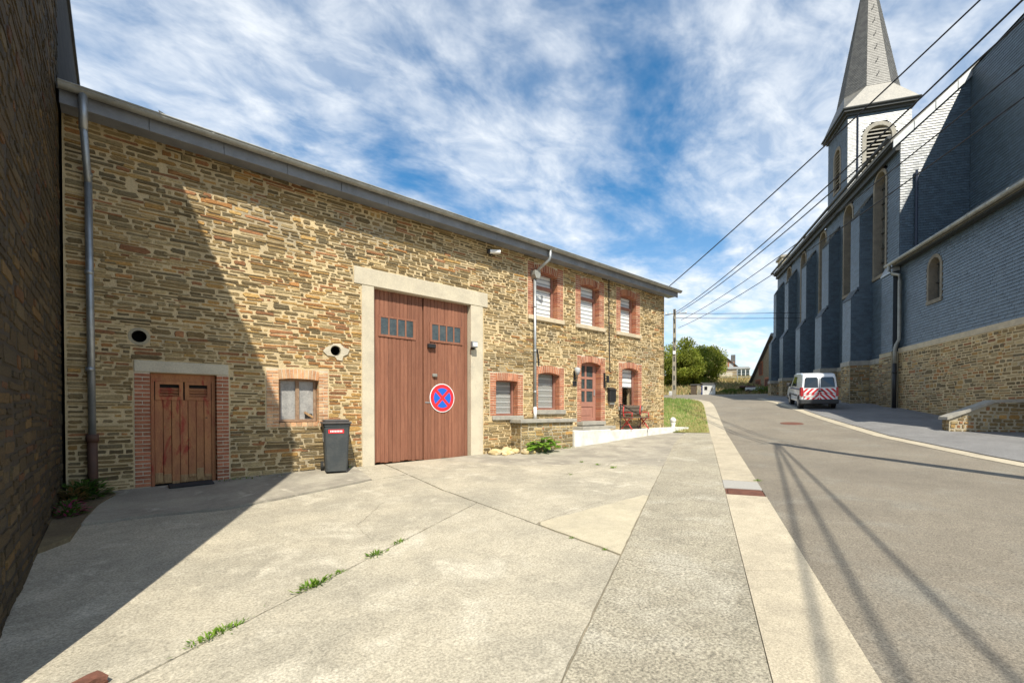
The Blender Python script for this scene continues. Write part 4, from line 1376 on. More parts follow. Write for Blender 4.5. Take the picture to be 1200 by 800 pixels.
    t = thing('garden_ornament', 'small white stone ornament at the house corner', 'ornament', (gx, gy, ground(gx, gy)))
    MB().tube([(0, 0, 0), (0, 0, .06), (0, 0, .09), (0, 0, .2), (0, 0, .27)], [.13, .12, .08, .08, .11], 10).build('pedestal', M['white_paint'], t, smooth=True)
    MB().tube([(0, 0, .27), (0, 0, .33), (0, 0, .40), (0, 0, .45), (0, 0, .50)], [.08, .11, .13, .09, .04], 10).build('bowl', M['white_paint'], t, smooth=True)
    # door mat before the stable door
    o = MB().cbox(.62, 1.25, -.36, -.06, .0, .022, .006).build('door_mat', M['mat_rubber'])
    o.location.z = .006; o.rotation_euler = (R(3.1), R(-1.2), 0)
    tag(o, 'black rubber door mat before the stable door', 'door mat')
    # yellow field stones along the wall foot
    rr = random.Random(9)
    for k, (x, y, s) in enumerate([(7.62, -.25, .16), (7.85, -.32, .12), (8.05, -.22, .17), (8.24, -.36, .13), (7.98, -.45, .10), (8.42, -.60, .14), (8.6, -.66, .10), (7.75, -.5, .07)]):
        bm = bmesh.new(); bmesh.ops.create_icosphere(bm, subdivisions=2, radius=1)
        for v in bm.verts:
            n = v.co.copy()
            v.co = Vector((n.x * s * 1.2, n.y * s * .9, max(-.6, n.z) * s * .7)) * (1 + rr.uniform(-.14, .14))
        me = bpy.data.meshes.new('field_stone'); bm.to_mesh(me); bm.free(); me.materials.append(M['yellow_stone'])
        o = bpy.data.objects.new('field_stone', me); COL.objects.link(o)
        o.location = (x, y, ground(x, y) + s * .35); o.rotation_euler = (0, 0, rr.random() * 6)
        lab = ['yellow field stone next to the barn door post', 'small yellow stone second from the barn door post', 'large yellow stone in the row below the first ground-floor window',
               'yellow stone at the left end of the stone plinth', 'yellow pebble lying before the row of stones', 'yellow stone below the left corner of the plinth cap',
               'small yellow stone under the leafy plant', 'tiny yellow stone nearest the barn threshold'][k]
        tag(o, lab, 'stone', 'yellow stones along the wall foot')
    # broken brick lying by the lower left corner
    bm = bmesh.new(); bmesh.ops.create_cube(bm, size=1)
    bmesh.ops.subdivide_edges(bm, edges=bm.edges, cuts=2, use_grid_fill=True)
    for v in bm.verts:
        v.co = Vector((v.co.x * .17, v.co.y * .10, v.co.z * .06)) + Vector((rr.uniform(-.008, .008), rr.uniform(-.008, .008), rr.uniform(-.008, .008)))
    me = bpy.data.meshes.new('broken_brick'); bm.to_mesh(me); bm.free(); me.materials.append(M['rust'])
    o = bpy.data.objects.new('broken_brick', me); COL.objects.link(o)
    x, y = -.16, -6.09
    o.location = (x, y, ground(x, y) + .03); o.rotation_euler = (0, 0, R(28))
    tag(o, 'broken brown brick lying on the concrete in the lower left corner', 'brick')


# ------------------------------------------------------------------ neighbour on the left, in deep shade that is partly put into its colours
def build_neighbour():
    t = thing('neighbour_house', 'tall stone house at the left edge, coloured dark for deep shade, shading the forecourt', 'house')
    foot = [(-.66, 11), (-.66, -6.1), (-7.0, -9.1), (-11, -9.4), (-11, 11)]
    top = 8.8
    w = MB()
    n = len(foot)
    w.prism(foot, lambda a, b, d: (a, b, d), -1.2, top)
    wall = w.build('wall', M['left_wall_shaded'], t); fix_normals(wall)
    r = random.Random(3)
    s = MB()
    for (P, xm, zm, ar) in rubble(-6.07, -.02, -.5, 8.6, [], 81, (.07, .15), (.2, .7), .03):
        add_stone(s, P, lambda a, b, d: (-.66 + d, a, b), r.uniform(.004, .014), r, stone_colour(r, .12, .08, .72))  # stone colours darkened to deepen the shade on this wall
    s.build('wall_stones', M['stone'], wall, kind='stuff')
    ro = MB()
    cx, cy = -6, 0
    eave = [(-.62, 11.2), (-.62, -6.12), (-7.0, -9.2), (-11.2, -9.5), (-11.2, 11.2)]
    V = [(a, b, top + .0) for a, b in eave] + [(a, b, top + .10) for a, b in eave] + [(-6, -4, top + 3.0), (-6, 11.2, top + 3.0)]
    F = [(0, 1, 6, 5), (1, 2, 7, 6), (2, 3, 8, 7), (3, 4, 9, 8), (4, 0, 5, 9), (5, 6, 10, 11), (6, 7, 10), (7, 8, 10), (8, 9, 11, 10), (9, 5, 11), (4, 3, 2, 1, 0)]
    ro.add(V, F)
    fix_normals(ro.build('roof', M['roof'], t))


# ------------------------------------------------------------------ church
CA = R(31.5)
CX, CY = 29.3, -5.3


def church_xy(x, y):
    return CX + x * math.cos(CA) - y * math.sin(CA), CY + x * math.sin(CA) + y * math.cos(CA)


def slates(mb, fmap, x0, x1, z0, z1, r, sw_=.25, sh=.13, test=None, base=(0.052, 0.080, 0.106), var=.24, span=None):
    """lapped slates on a plane; fmap(x,z,d)"""
    z = z0; k = 0
    while z < z1 - .02:
        zt = min(z + sh, z1)
        x = x0 - (sw_ / 2 if k % 2 else 0)
        while x < x1 - .01:
            a, b = max(x, x0) + .003, min(x + sw_, x1) - .003
            x += sw_
            if span:
                sa_, sb_ = span((z + zt) / 2)
                a, b = max(a, sa_), min(b, sb_)
            if b - a < .03: continue
            if test and not test((a + b) / 2, (z + zt) / 2): continue
            d = .025 + r.uniform(-.004, .005)
            kf = r.uniform(1 - var, 1 + var)
            c = tuple(v * kf for v in base)
            mb.add([fmap(a, z, d), fmap(b, z, d + r.uniform(-.002, .002)), fmap(b, zt, .004), fmap(a, zt, .004), fmap(a, z, 0), fmap(b, z, 0)],
                   [(0, 1, 2, 3), (4, 5, 1, 0), (0, 3, 4), (1, 5, 2)], c)
        z += sh; k += 1


def arch_poly(xc, hw, z0, zspring, n=10, pointed=False):
    pts = [(xc + hw, z0), (xc + hw, zspring)]
    for k in range(1, n):
        a = math.pi * k / n
        pts.append((xc + hw * math.cos(a), zspring + hw * math.sin(a)))
    pts += [(xc - hw, zspring), (xc - hw, z0)]
    return pts


def arched_window(parent, name, fmap, xc, hw, z0, ztop, glassm, louvre=False, frame=.16, depth=.35, trim=None):
    """stone-framed round-headed window in the rectangle (xc-hw-frame .. , z0 .. ztop+frame)"""
    trim = trim or M['church_stone_trim']
    zsp = ztop - hw
    inner = arch_poly(xc, hw, z0, zsp)
    outer = arch_poly(xc, hw + frame, z0, zsp)
    n = len(inner)
    f = MB()
    V = [fmap(a, b, .035) for a, b in inner] + [fmap(a, b, .035) for a, b in outer] + [fmap(a, b, -depth) for a, b in inner] + [fmap(a, b, -.05) for a, b in outer]
    F = []
    for k in range(n - 1):
        F += [(k, k + 1, n + k + 1, n + k), (2 * n + k, 2 * n + k + 1, k + 1, k), (n + k, n + k + 1, 3 * n + k + 1, 3 * n + k)]
    f.add(V, F)
    # sill
    f.prism([(xc - hw - frame, z0 - .16), (xc + hw + frame, z0 - .16), (xc + hw + frame, z0), (xc - hw - frame, z0)], fmap, .06, -depth)
    root = f.build(name, trim, parent); fix_normals(root)
    g = MB(); g.add([fmap(a, b, -depth + .05) for a, b in inner], [tuple(range(n))])
    g.build('glass', glassm, root)
    if louvre:
        z = z0 + .1
        while z < ztop - .15:
            w = hw if z < zsp else math.sqrt(max(.01, hw * hw - (z - zsp) ** 2))
            MB().add([fmap(xc - w, z, -.02), fmap(xc + w, z, -.02), fmap(xc + w, z + .2, -.22), fmap(xc - w, z + .2, -.22), fmap(xc - w, z - .04, -.03), fmap(xc + w, z - .04, -.03)],
                     [(0, 1, 2, 3), (4, 5, 1, 0)]).build('louvre', M['sill_grey'], root)
            z += .33
    else:
        b = MB()
        z = z0 + .8
        while z < ztop - .2:
            w = hw if z < zsp else math.sqrt(max(.01, hw * hw - (z - zsp) ** 2))
            b.prism([(xc - w, z - .02), (xc + w, z - .02), (xc + w, z + .02), (xc - w, z + .02)], fmap, -depth + .06, -depth + .11)
            z += .8
        b.prism([(xc - .02, z0), (xc + .02, z0), (xc + .02, ztop - .03), (xc - .02, ztop - .03)], fmap, -depth + .055, -depth + .10)
        b.build('glazing_bar', M['cornice'], root)
    return root


def build_church():
    t = thing('church', 'large slate-hung church with buttresses and a pointed spire beside the road', 'church', (CX, CY, 0), CA)
    r = random.Random(17)
    W = 14.9; L_ = 23.3; EZ = 14.85
    side = lambda a, b, d: (a, d, b)                 # wall towards the road
    gab = lambda a, b, d: (-d, -a, b)                # near gable, a = distance from the road-side corner
    # masonry core of the nave
    core = MB()
    RZ = EZ + 6.9
    prof = [(0, -1), (0, EZ), (-W / 2, RZ), (-W, EZ), (-W, -1)]
    wins = [(2.15, .62), (5.3 + 2.2, .55), (12.55, .5), (17.6, .45)]
    wins = [(2.05, .62), (7.35 - .95 + .3, .0)]
    wx = [2.05, 6.25, 10.75, 15.2, 19.3]
    WH = [(x - .62 - .16, x + .62 + .16, 8.55 - .16, 14.05 + .16) for x in wx]
    wall_holes(core, lambda a, b, d: (a, 0, b), 0, L_, -1, EZ, WH)
    core.add([(0, y, z) for y, z in prof], [(0, 1, 2, 3, 4)])
    core.add([(L_, y, z) for y, z in prof], [(4, 3, 2, 1, 0)])
    core.add([(0, -W, -1), (L_, -W, -1), (L_, -W, EZ), (0, -W, EZ)], [(0, 1, 2, 3)])
    wall = core.build('nave_wall', M['slate_back'], t)
    roof = MB()
    oh = .45
    for s in (0, 1):
        e0 = oh if s == 0 else -W - oh
        pts = [(-.12, e0, EZ - oh * .92 + .25), (L_ + .12, e0, EZ - oh * .92 + .25), (L_ + .12, -W / 2, RZ + .25), (-.12, -W / 2, RZ + .25)]
        lo = [(a, b, c - .18) for a, b, c in pts]
        roof.add(pts + lo, [(0, 1, 2, 3), (7, 6, 5, 4), (0, 4, 5, 1), (1, 5, 6, 2), (2, 6, 7, 3), (3, 7, 4, 0)])
    fix_normals(roof.build('nave_roof', M['spire'], t))
    # cornice and gutter along the eave
    c = MB()
    c.box(.0, L_, .02, .38, EZ - .42, EZ - .18)
    c.box(.0, L_, .02, .20, EZ - .70, EZ - .42)
    c.build('cornice', M['cornice'], t)
    MB().tube([(-.15, .52, EZ - .06), (L_ + .3, .52, EZ - .06)], .09, 8).build('gutter', M['cornice'], t)
    # white verge boards of the gable
    v = MB()
    for k in range(9):
        a0, a1 = k * .85 - .35, (k + 1) * .85 - .38
        z0, z1 = EZ + a0 * .926 + .10, EZ + a1 * .926 + .10
        v.add([(-.14, -a0, z0), (-.14, -a1, z1), (-.14, -a1, z1 - .38), (-.14, -a0, z0 - .38), (-.03, -a0, z0), (-.03, -a1, z1), (-.03, -a1, z1 - .38), (-.03, -a0, z0 - .38)],
              [(0, 1, 2, 3), (4, 7, 6, 5), (0, 4, 5, 1), (3, 2, 6, 7)])
    fix_normals(v.build('verge_board', M['zinc'], t))

    # slates: side wall, gable
    SB = 4.05
    def inwin(x, z):
        for xc in wx:
            if abs(x - xc) < .80 and 8.40 < z < 13.6 + math.sqrt(max(0, .62 - (x - xc) ** 2)): return False
        return True
    s = MB()
    slates(s, side, 0.0, L_, SB, EZ - .45, r, test=inwin)
    s.build('slate_cladding', M['slate'], wall, kind='stuff')
    s = MB()
    slates(s, gab, 0.0, 5.2, 7.2, 19.2, r, .21, .125, test=lambda x, z: z < EZ + x * .926 - .12)
    s.build('gable_slates', M['slate'], wall, kind='stuff')
    for k, xc in enumerate(wx):
        arched_window(t, 'nave_window', side, xc, .62, 8.55, 14.05, M['church_glass'], depth=.40)
    # downpipe on the gable
    MB().tube([(-.12, -.62, 13.0), (-.12, -.62, 8.4)], .06, 8).build('downpipe', M['pipe_dark'], t)

    # buttresses with two weatherings
    def buttress(x0, x1):
        segs = [(-1, SB, 1.08), (SB, 7.55, 1.0), (8.15, 12.4, .62)]
        b = MB()
        pr = [(0, SB), (1.0, SB), (1.0, 7.55), (.62, 8.2), (.62, 12.3), (0, 13.3)]
        n = len(pr)
        b.add([(x0 + .02, y, z) for y, z in pr] + [(x1 - .02, y, z) for y, z in pr], [tuple(range(n)), tuple(range(n, 2 * n))[::-1]] + [(k, n + k, n + (k + 1) % n, (k + 1) % n) for k in range(n)])
        bo = b.build('buttress', M['slate_back'], t); fix_normals(bo)
        s = MB()
        for (za, zb, y) in ((SB, 7.55, 1.0), (8.2, 12.3, .62)):
            slates(s, lambda a, q, d: (a, y + d, q), x0, x1, za, zb, r)
            slates(s, lambda a, q, d: (x0 - d, a, q), 0, y, za, zb, r)
        slates(s, lambda a, q, d: (x0 - d, a, q), 0, .62, 12.3, 13.3, r, test=lambda a, q: a < .62 * (13.3 - q))
        slates(s, lambda a, q, d: (x0 - d, a, q), 0, 1.0, 7.55, 8.2, r, test=lambda a, q: a < 1.0 - .38 * (q - 7.55) / .65)
        # weathering slopes
        for (ya, za, yb, zb) in ((1.03, 7.55, .60, 8.25), (.65, 12.3, -.02, 13.38)):
            LN = math.hypot(yb - ya, zb - za)
            ny, nz = (zb - za) / LN, -(yb - ya) / LN
            slates(s, lambda a, q, d: (a, ya + (yb - ya) * q / LN + ny * d, za + (zb - za) * q / LN + nz * d), x0 - .02, x1 + .02, 0, LN, r, base=(.075, .088, .10))
        s.build('buttress_slates', M['slate'], bo, kind='stuff')
        st = MB()
        st.box(x0 - .03, x1 + .03, 0.11, 1.05, -1, SB - .02)
        so = st.build('buttress_foot', M['mortar_grey'], t)
        q = MB()
        for (P, a_, b_, c_) in rubble(0.1, 1.05, 1.0, SB - .25, [], int(x0 * 7), (.07, .15), (.2, .6), .02):
            add_stone(q, P, lambda a, z, d: (x0 - .03 - d, a, z), r.uniform(.005, .02), r, stone_colour(r, .15, .2))
        for (P, a_, b_, c_) in rubble(x0 - .03, x1 + .03, 1.0, SB - .25, [], int(x0 * 9), (.07, .15), (.2, .6), .02):
            add_stone(q, P, lambda a, z, d: (a, 1.05 + d, z), r.uniform(.005, .02), r, stone_colour(r, .15, .2))
        q.build('foot_stones', M['stone'], so, kind='stuff')
        MB().box(x0 - .06, x1 + .06, .12, 1.09, SB - .25, SB).build('plinth_band', M['sill_grey'], so)
    for (a, b) in ((2.89, 4.06), (7.60, 8.85), (12.23, 13.37), (17.03, 18.15), (21.1, 22.1)):
        buttress(a, b)
    # stone base of the nave between the buttresses
    b = MB().box(.0, L_, .02, .10, -1, SB - .26)
    bo = b.build('stone_base', M['mortar_grey'], t)
    q = MB()
    for (P, a_, b_, c_) in rubble(1.3, L_, .9, SB - .28, [(x - .05, y + .05, 0, 9) for x, y in ((2.89, 4.06), (7.6, 8.85), (12.23, 13.37), (17.03, 18.15), (21.1, 22.1))], 91, (.07, .16), (.2, .65), .022):
        add_stone(q, P, lambda a, z, d: (a, .10 + d, z), r.uniform(.005, .022), r, stone_colour(r, .15, .2))
    q.build('base_stones', M['stone'], bo, kind='stuff')
    MB().box(.0, L_, .021, .14, SB - .26, SB).build('plinth_band', M['sill_grey'], bo)
    # shallow pier at the near corner
    p = MB().box(-.02, 1.25, .025, .30, -1, 4.20).build('corner_pier', M['mortar_grey'], t)
    q = MB()
    for (P, a_, b_, c_) in rubble(-.02, 1.25, .8, 4.0, [], 93, (.07, .15), (.2, .55), .022):
        add_stone(q, P, lambda a, z, d: (a, .30 + d, z), r.uniform(.005, .02), r, stone_colour(r, .15, .3))
    q.build('pier_stones', M['stone'], p, kind='stuff')
    p2 = MB().box(-.02, 1.15, .024, .24, 4.22, 8.25).build('corner_pier', M['slate_back'], t)
    q = MB()
    slates(q, lambda a, z, d: (a, .24 + d, z), -.02, 1.15, 4.22, 8.25, r)
    q.build('pier_slates', M['slate'], p2, kind='stuff')
    MB().add([(-.05, .30, 8.22), (1.2, .30, 8.22), (1.2, -.0, 8.85), (-.05, -.0, 8.85), (-.05, .30, 8.16), (1.2, .30, 8.16), (1.2, .0, 8.22), (-.05, .0, 8.22)],
             [(0, 1, 2, 3), (4, 5, 1, 0), (0, 3, 7, 4), (1, 5, 6, 2)]).build('pier_weathering', M['zinc'], t)

    # sacristy towards the camera
    S0 = -11.0
    SG = 8.55
    sc = MB()
    hole = [(-3.55, -2.30, 5.95, 8.02)]
    wall_holes(sc, lambda a, q, d: (a, -.05, q), S0, -.03, -1, SG, hole)
    sc.add([(S0, -.05, -1), (S0, -8, -1), (S0, -8, SG + 1.5), (S0, -.05, SG)], [(0, 1, 2, 3)])
    sac = sc.build('sacristy_wall', M['slate_back'], t)
    q = MB()
    slates(q, lambda a, z, d: (a, -.05 + d, z), S0, -.03, 4.35, SG - .12, r, .21, .125, test=lambda x, z: not (-3.5 < x < -2.34 and 5.95 < z < 7.45 + math.sqrt(max(0, .33 - (x + 2.92) ** 2))))
    q.build('slate_cladding', M['slate'], sac, kind='stuff')
    arched_window(t, 'sacristy_window', lambda a, z, d: (a, -.05 + d, z), -2.92, .42, 6.1, 7.92, M['church_glass'], frame=.14)
    MB().box(S0, -.03, -.045, .02, 4.12, 4.35).build('plinth_band', M['sill'], sac)
    MB().box(S0, -.03, -.045, .0, -1, 4.12).build('stone_base', M['mortar'], sac)
    q = MB()
    for (P, a_, b_, c_) in rubble(S0, -.05, -.3, 4.10, [], 95, (.075, .16), (.2, .62), .034):
        add_stone(q, P, lambda a, z, d: (a, .0 + d, z), r.uniform(.004, .014), r, stone_colour(r, .24, .22))
    q.build('base_stones', M['stone'], sac, kind='stuff')
    ro = MB()
    pts = [(S0 - .2, .30, SG + .02), (-.02, .30, SG + .02), (-.02, -6.0, SG + 4.6), (S0 - .2, -6.0, SG + 4.6)]
    ro.add(pts + [(a, b_, c_ - .14) for a, b_, c_ in pts], [(0, 1, 2, 3), (7, 6, 5, 4), (0, 4, 5, 1), (1, 5, 6, 2), (3, 7, 4, 0)])
    fix_normals(ro.build('sacristy_roof', M['spire'], t))
    MB().box(S0, .22, -.05, .27, SG - .16, SG - .10).build('sacristy_soffit', M['cornice'], t)
    g = MB().tube([(S0 - .2, .40, SG), (.42, .40, SG)], .085, 10)
    for k in range(11): g.tube([(S0 + k * 1.0, .40, SG), (S0 + k * 1.0 + .03, .40, SG)], .094, 10)
    go = g.build('sacristy_gutter', M['zinc_dull'], t, smooth=False)
    p = MB()
    p.tube([(.05, .40, SG - .05), (.05, .40, SG - .30), (-.05, .30, SG - .50), (-.28, .12, SG - .62), (-.30, .10, SG - .9), (-.30, .10, 4.75), (-.25, .2, 4.5), (-.22, .24, 4.3), (-.22, .24, 3.55)], .075, 10)
    po = p.build('sacristy_downpipe', M['zinc_dull'], t, smooth=True)
    MB().tube([(-.22, .24, 3.6), (-.22, .24, 1.35)], .085, 10).tube([(-.22, .24, 3.1), (-.22, .24, 3.2)], .095, 10).build('iron_boot', M['black'], po, smooth=True)
    # chancel rising behind the sacristy, outside the photograph's right edge
    ch = MB()
    ch.box(-13, -.03, -12.1, -2.75, -1, 17.4)
    ch.add([(-13, -2.68, 17.4), (-.03, -2.68, 17.4), (-.03, -7.45, 21.3), (-13, -7.45, 21.3), (-13, -12.2, 17.4), (-.03, -12.2, 17.4)], [(0, 1, 2, 3), (3, 2, 5, 4), (0, 3, 4), (1, 5, 2)])
    co = ch.build('chancel', M['slate_back'], t)
    q = MB()
    slates(q, lambda a, z, d: (a, -2.75 + d, z), -13, -.03, 10.5, 17.38, r)
    q.build('slate_cladding', M['slate'], co, kind='stuff')

    # tower
    TX, TY, TW = 21.0, -4.95, 4.75
    TZ = 28.2
    tc = MB()
    fn = lambda a, z, d: (TX - d, TY - a, z)           # face towards the camera
    fl_ = lambda a, z, d: (TX + a, TY + d, z)          # face towards the road
    bh = [(TW / 2 - 1.35, TW / 2 + 1.35, 22.2, 26.9)]
    wall_holes(tc, fn, 0, TW, 12, TZ, bh)
    wall_holes(tc, fl_, 0, TW, 5, TZ, [(TW / 2 - 1.0, TW / 2 + 1.0, 21.9, 26.2)])
    tc.add([(TX + TW, TY, 5), (TX + TW, TY - TW, 5), (TX + TW, TY - TW, TZ), (TX + TW, TY, TZ)], [(0, 1, 2, 3)])
    tc.add([(TX, TY - TW, 5), (TX + TW, TY - TW, 5), (TX + TW, TY - TW, TZ), (TX, TY - TW, TZ)], [(3, 2, 1, 0)])
    tow = tc.build('tower', M['slate_back'], t)
    q = MB()
    hwn = 1.05
    slates(q, fn, 0, TW, 15, TZ - .02, r, test=lambda x, z: not (abs(x - TW / 2) < 1.3 and 22.3 < z < 25.6 + math.sqrt(max(0, 1.69 - (x - TW / 2) ** 2))))
    slates(q, fl_, 0, TW, 14.5, TZ - .02, r, test=lambda x, z: not (abs(x - TW / 2) < .95 and 22.0 < z < 25.2 + math.sqrt(max(0, .9 - (x - TW / 2) ** 2))))
    q.build('tower_slates', M['slate'], tow, kind='stuff')
    arched_window(t, 'belfry_window', fn, TW / 2, .95, 22.4, 26.5, M['dark'], True, frame=.32, depth=.5, trim=M['sill_grey'])
    arched_window(t, 'belfry_window', fl_, TW / 2, .65, 22.1, 25.95, M['dark'], True, frame=.28, depth=.5)
    MB().tube([(TX - .10, TY - .75, TZ - .1), (TX - .10, TY - .75, 18)], .05, 8).build('tower_downpipe', M['pipe_dark'], t)
    cxT, cyT = TX + TW / 2, TY - TW / 2
    hw = TW / 2 + .45
    cr = MB()
    cr.box(cxT - hw + .06, cxT + hw - .06, cyT - hw + .06, cyT + hw - .06, TZ - .25, TZ - .02)
    cr.box(cxT - TW / 2 - .15, cxT + TW / 2 + .15, cyT - TW / 2 - .15, cyT + TW / 2 + .15, TZ - .5, TZ - .25)
    cr.build('tower_cornice', M['cornice'], t)
    g = MB()
    g.tube([(cxT - hw, cyT - hw, TZ + .02), (cxT - hw, cyT + hw, TZ + .02), (cxT + hw, cyT + hw, TZ + .02), (cxT + hw, cyT - hw, TZ + .02), (cxT - hw, cyT - hw, TZ + .02)], .09, 6)
    g.build('tower_gutter', M['cornice'], t)
    # broach from square eave to octagon, then the needle
    sp = MB()
    oz = TZ + 2.05; rad = 2.18 / math.cos(math.pi / 8)
    oc = [(cxT + rad * math.cos(math.pi / 8 + k * math.pi / 4), cyT + rad * math.sin(math.pi / 8 + k * math.pi / 4), oz) for k in range(8)]
    sq = [(cxT + hw, cyT + hw, TZ), (cxT - hw, cyT + hw, TZ), (cxT - hw, cyT - hw, TZ), (cxT + hw, cyT - hw, TZ)]
    apex = (cxT, cyT, 43.3)
    V = oc + sq + [apex]
    F = [(k, (k + 1) % 8, 12) for k in range(8)]
    # octagon verts: 0:+x+,1:+y+x ... pairs at corners (0,1),(2,3),(4,5),(6,7)
    for k in range(4):
        F.append((8 + k, (2 * k + 1) % 8, 2 * k))              # corner triangle
        F.append((8 + k, 8 + (k + 1) % 4, (2 * k + 2) % 8, (2 * k + 1) % 8))
    sp.add(V, F)
    so = sp.build('spire', M['spire'], t); fix_normals(so)
    # slate courses on the two visible spire faces
    q = MB()
    for k in range(8):
        a_, b_ = Vector(oc[k]), Vector(oc[(k + 1) % 8]); A = Vector(apex)
        m_ = (a_ + b_) / 2
        up = (A - m_); H_ = up.length; up.normalize()
        ux = (b_ - a_); wd = ux.length; ux.normalize()
        nn = ux.cross(up)
        if nn.dot(m_ - Vector((cxT, cyT, oz))) < 0: nn = -nn
        slates(q, lambda x, z, d: tuple(m_ + ux * x + up * z + nn * d), -wd / 2, wd / 2, 0, H_, r, .26, .17,
               span=lambda z: (-wd / 2 * (1 - z / H_), wd / 2 * (1 - z / H_)), base=(.105, .103, .095), var=.25)
    q.build('spire_slates', M['spire_tile'], so, kind='stuff')
    for k in range(8):
        z = oz + 1.0 + k * 1.35
        f = (apex[2] - z) / (apex[2] - oz)
        MB().tube([(cxT - 2.18 * f - .03, cyT, z), (cxT - 2.18 * f - .22, cyT, z + .02), (cxT - 2.18 * f - .22, cyT, z + .16)], .03, 6).build('roof_hook', M['black'], so)
    # stair block at the far corner, sunlit slate painted as pale stone
    MB().box(L_ + .02, L_ + 1.7, -2.4, -.35, 3, 16.3).build('stair_block', M['lintel'], t)
    MB().box(L_ - .1, L_ + 1.85, -2.5, -.2, 16.3, 16.5).build('stair_block_cap', M['sill_grey'], t)


def build_low_wall():
    # low boundary wall with a sloping coping at the right
    x0, y0 = 21.43, -7.75
    g = ground(x0, y0)
    t = thing('boundary_wall', 'low stone wall with sloping coping stone at the right edge before the church', 'wall', (x0, y0, g), R(-62))
    # local x runs towards the right of the picture
    prof = [(0, -.3), (5.2, -.3), (5.2, 1.02), (1.15, .95), (0, .42)]
    b = MB().prism(prof, lambda a, z, d: (a, d, z), -.22, .22)
    w = b.build('wall_core', M['mortar_grey'], t); fix_normals(w)
    c = MB()
    for (a, za, b_, zb) in ((-.08, .40, 1.15, .97), (1.15, .97, 5.2, 1.05)):
        c.prism([(a, za), (b_, zb), (b_, zb + .10), (a, za + .10)], lambda p, z, d: (p, d, z), -.30, .30)
    fix_normals(c.build('coping', M['sill_grey'], t))
    r = random.Random(6)
    q = MB()
    for (P, xm, zm, ar) in rubble(.02, 5.1, -.1, .95, [], 97, (.10, .2), (.14, .34), .03):
        if zm + .08 > .42 + (.53 / 1.15) * xm: continue
        add_stone(q, P, lambda a, z, d: (a, -.22 - d, z), r.uniform(.008, .03), r, stone_colour(r, .15, .15, .1))
    for (P, xm, zm, ar) in rubble(-.21, .21, -.1, .40, [], 98, (.10, .18), (.14, .3), .03):
        add_stone(q, P, lambda a, z, d: (-d, a, z), r.uniform(.008, .03), r, stone_colour(r, .15, .15, .1))
    q.build('wall_stones', M['stone'], w, kind='stuff')


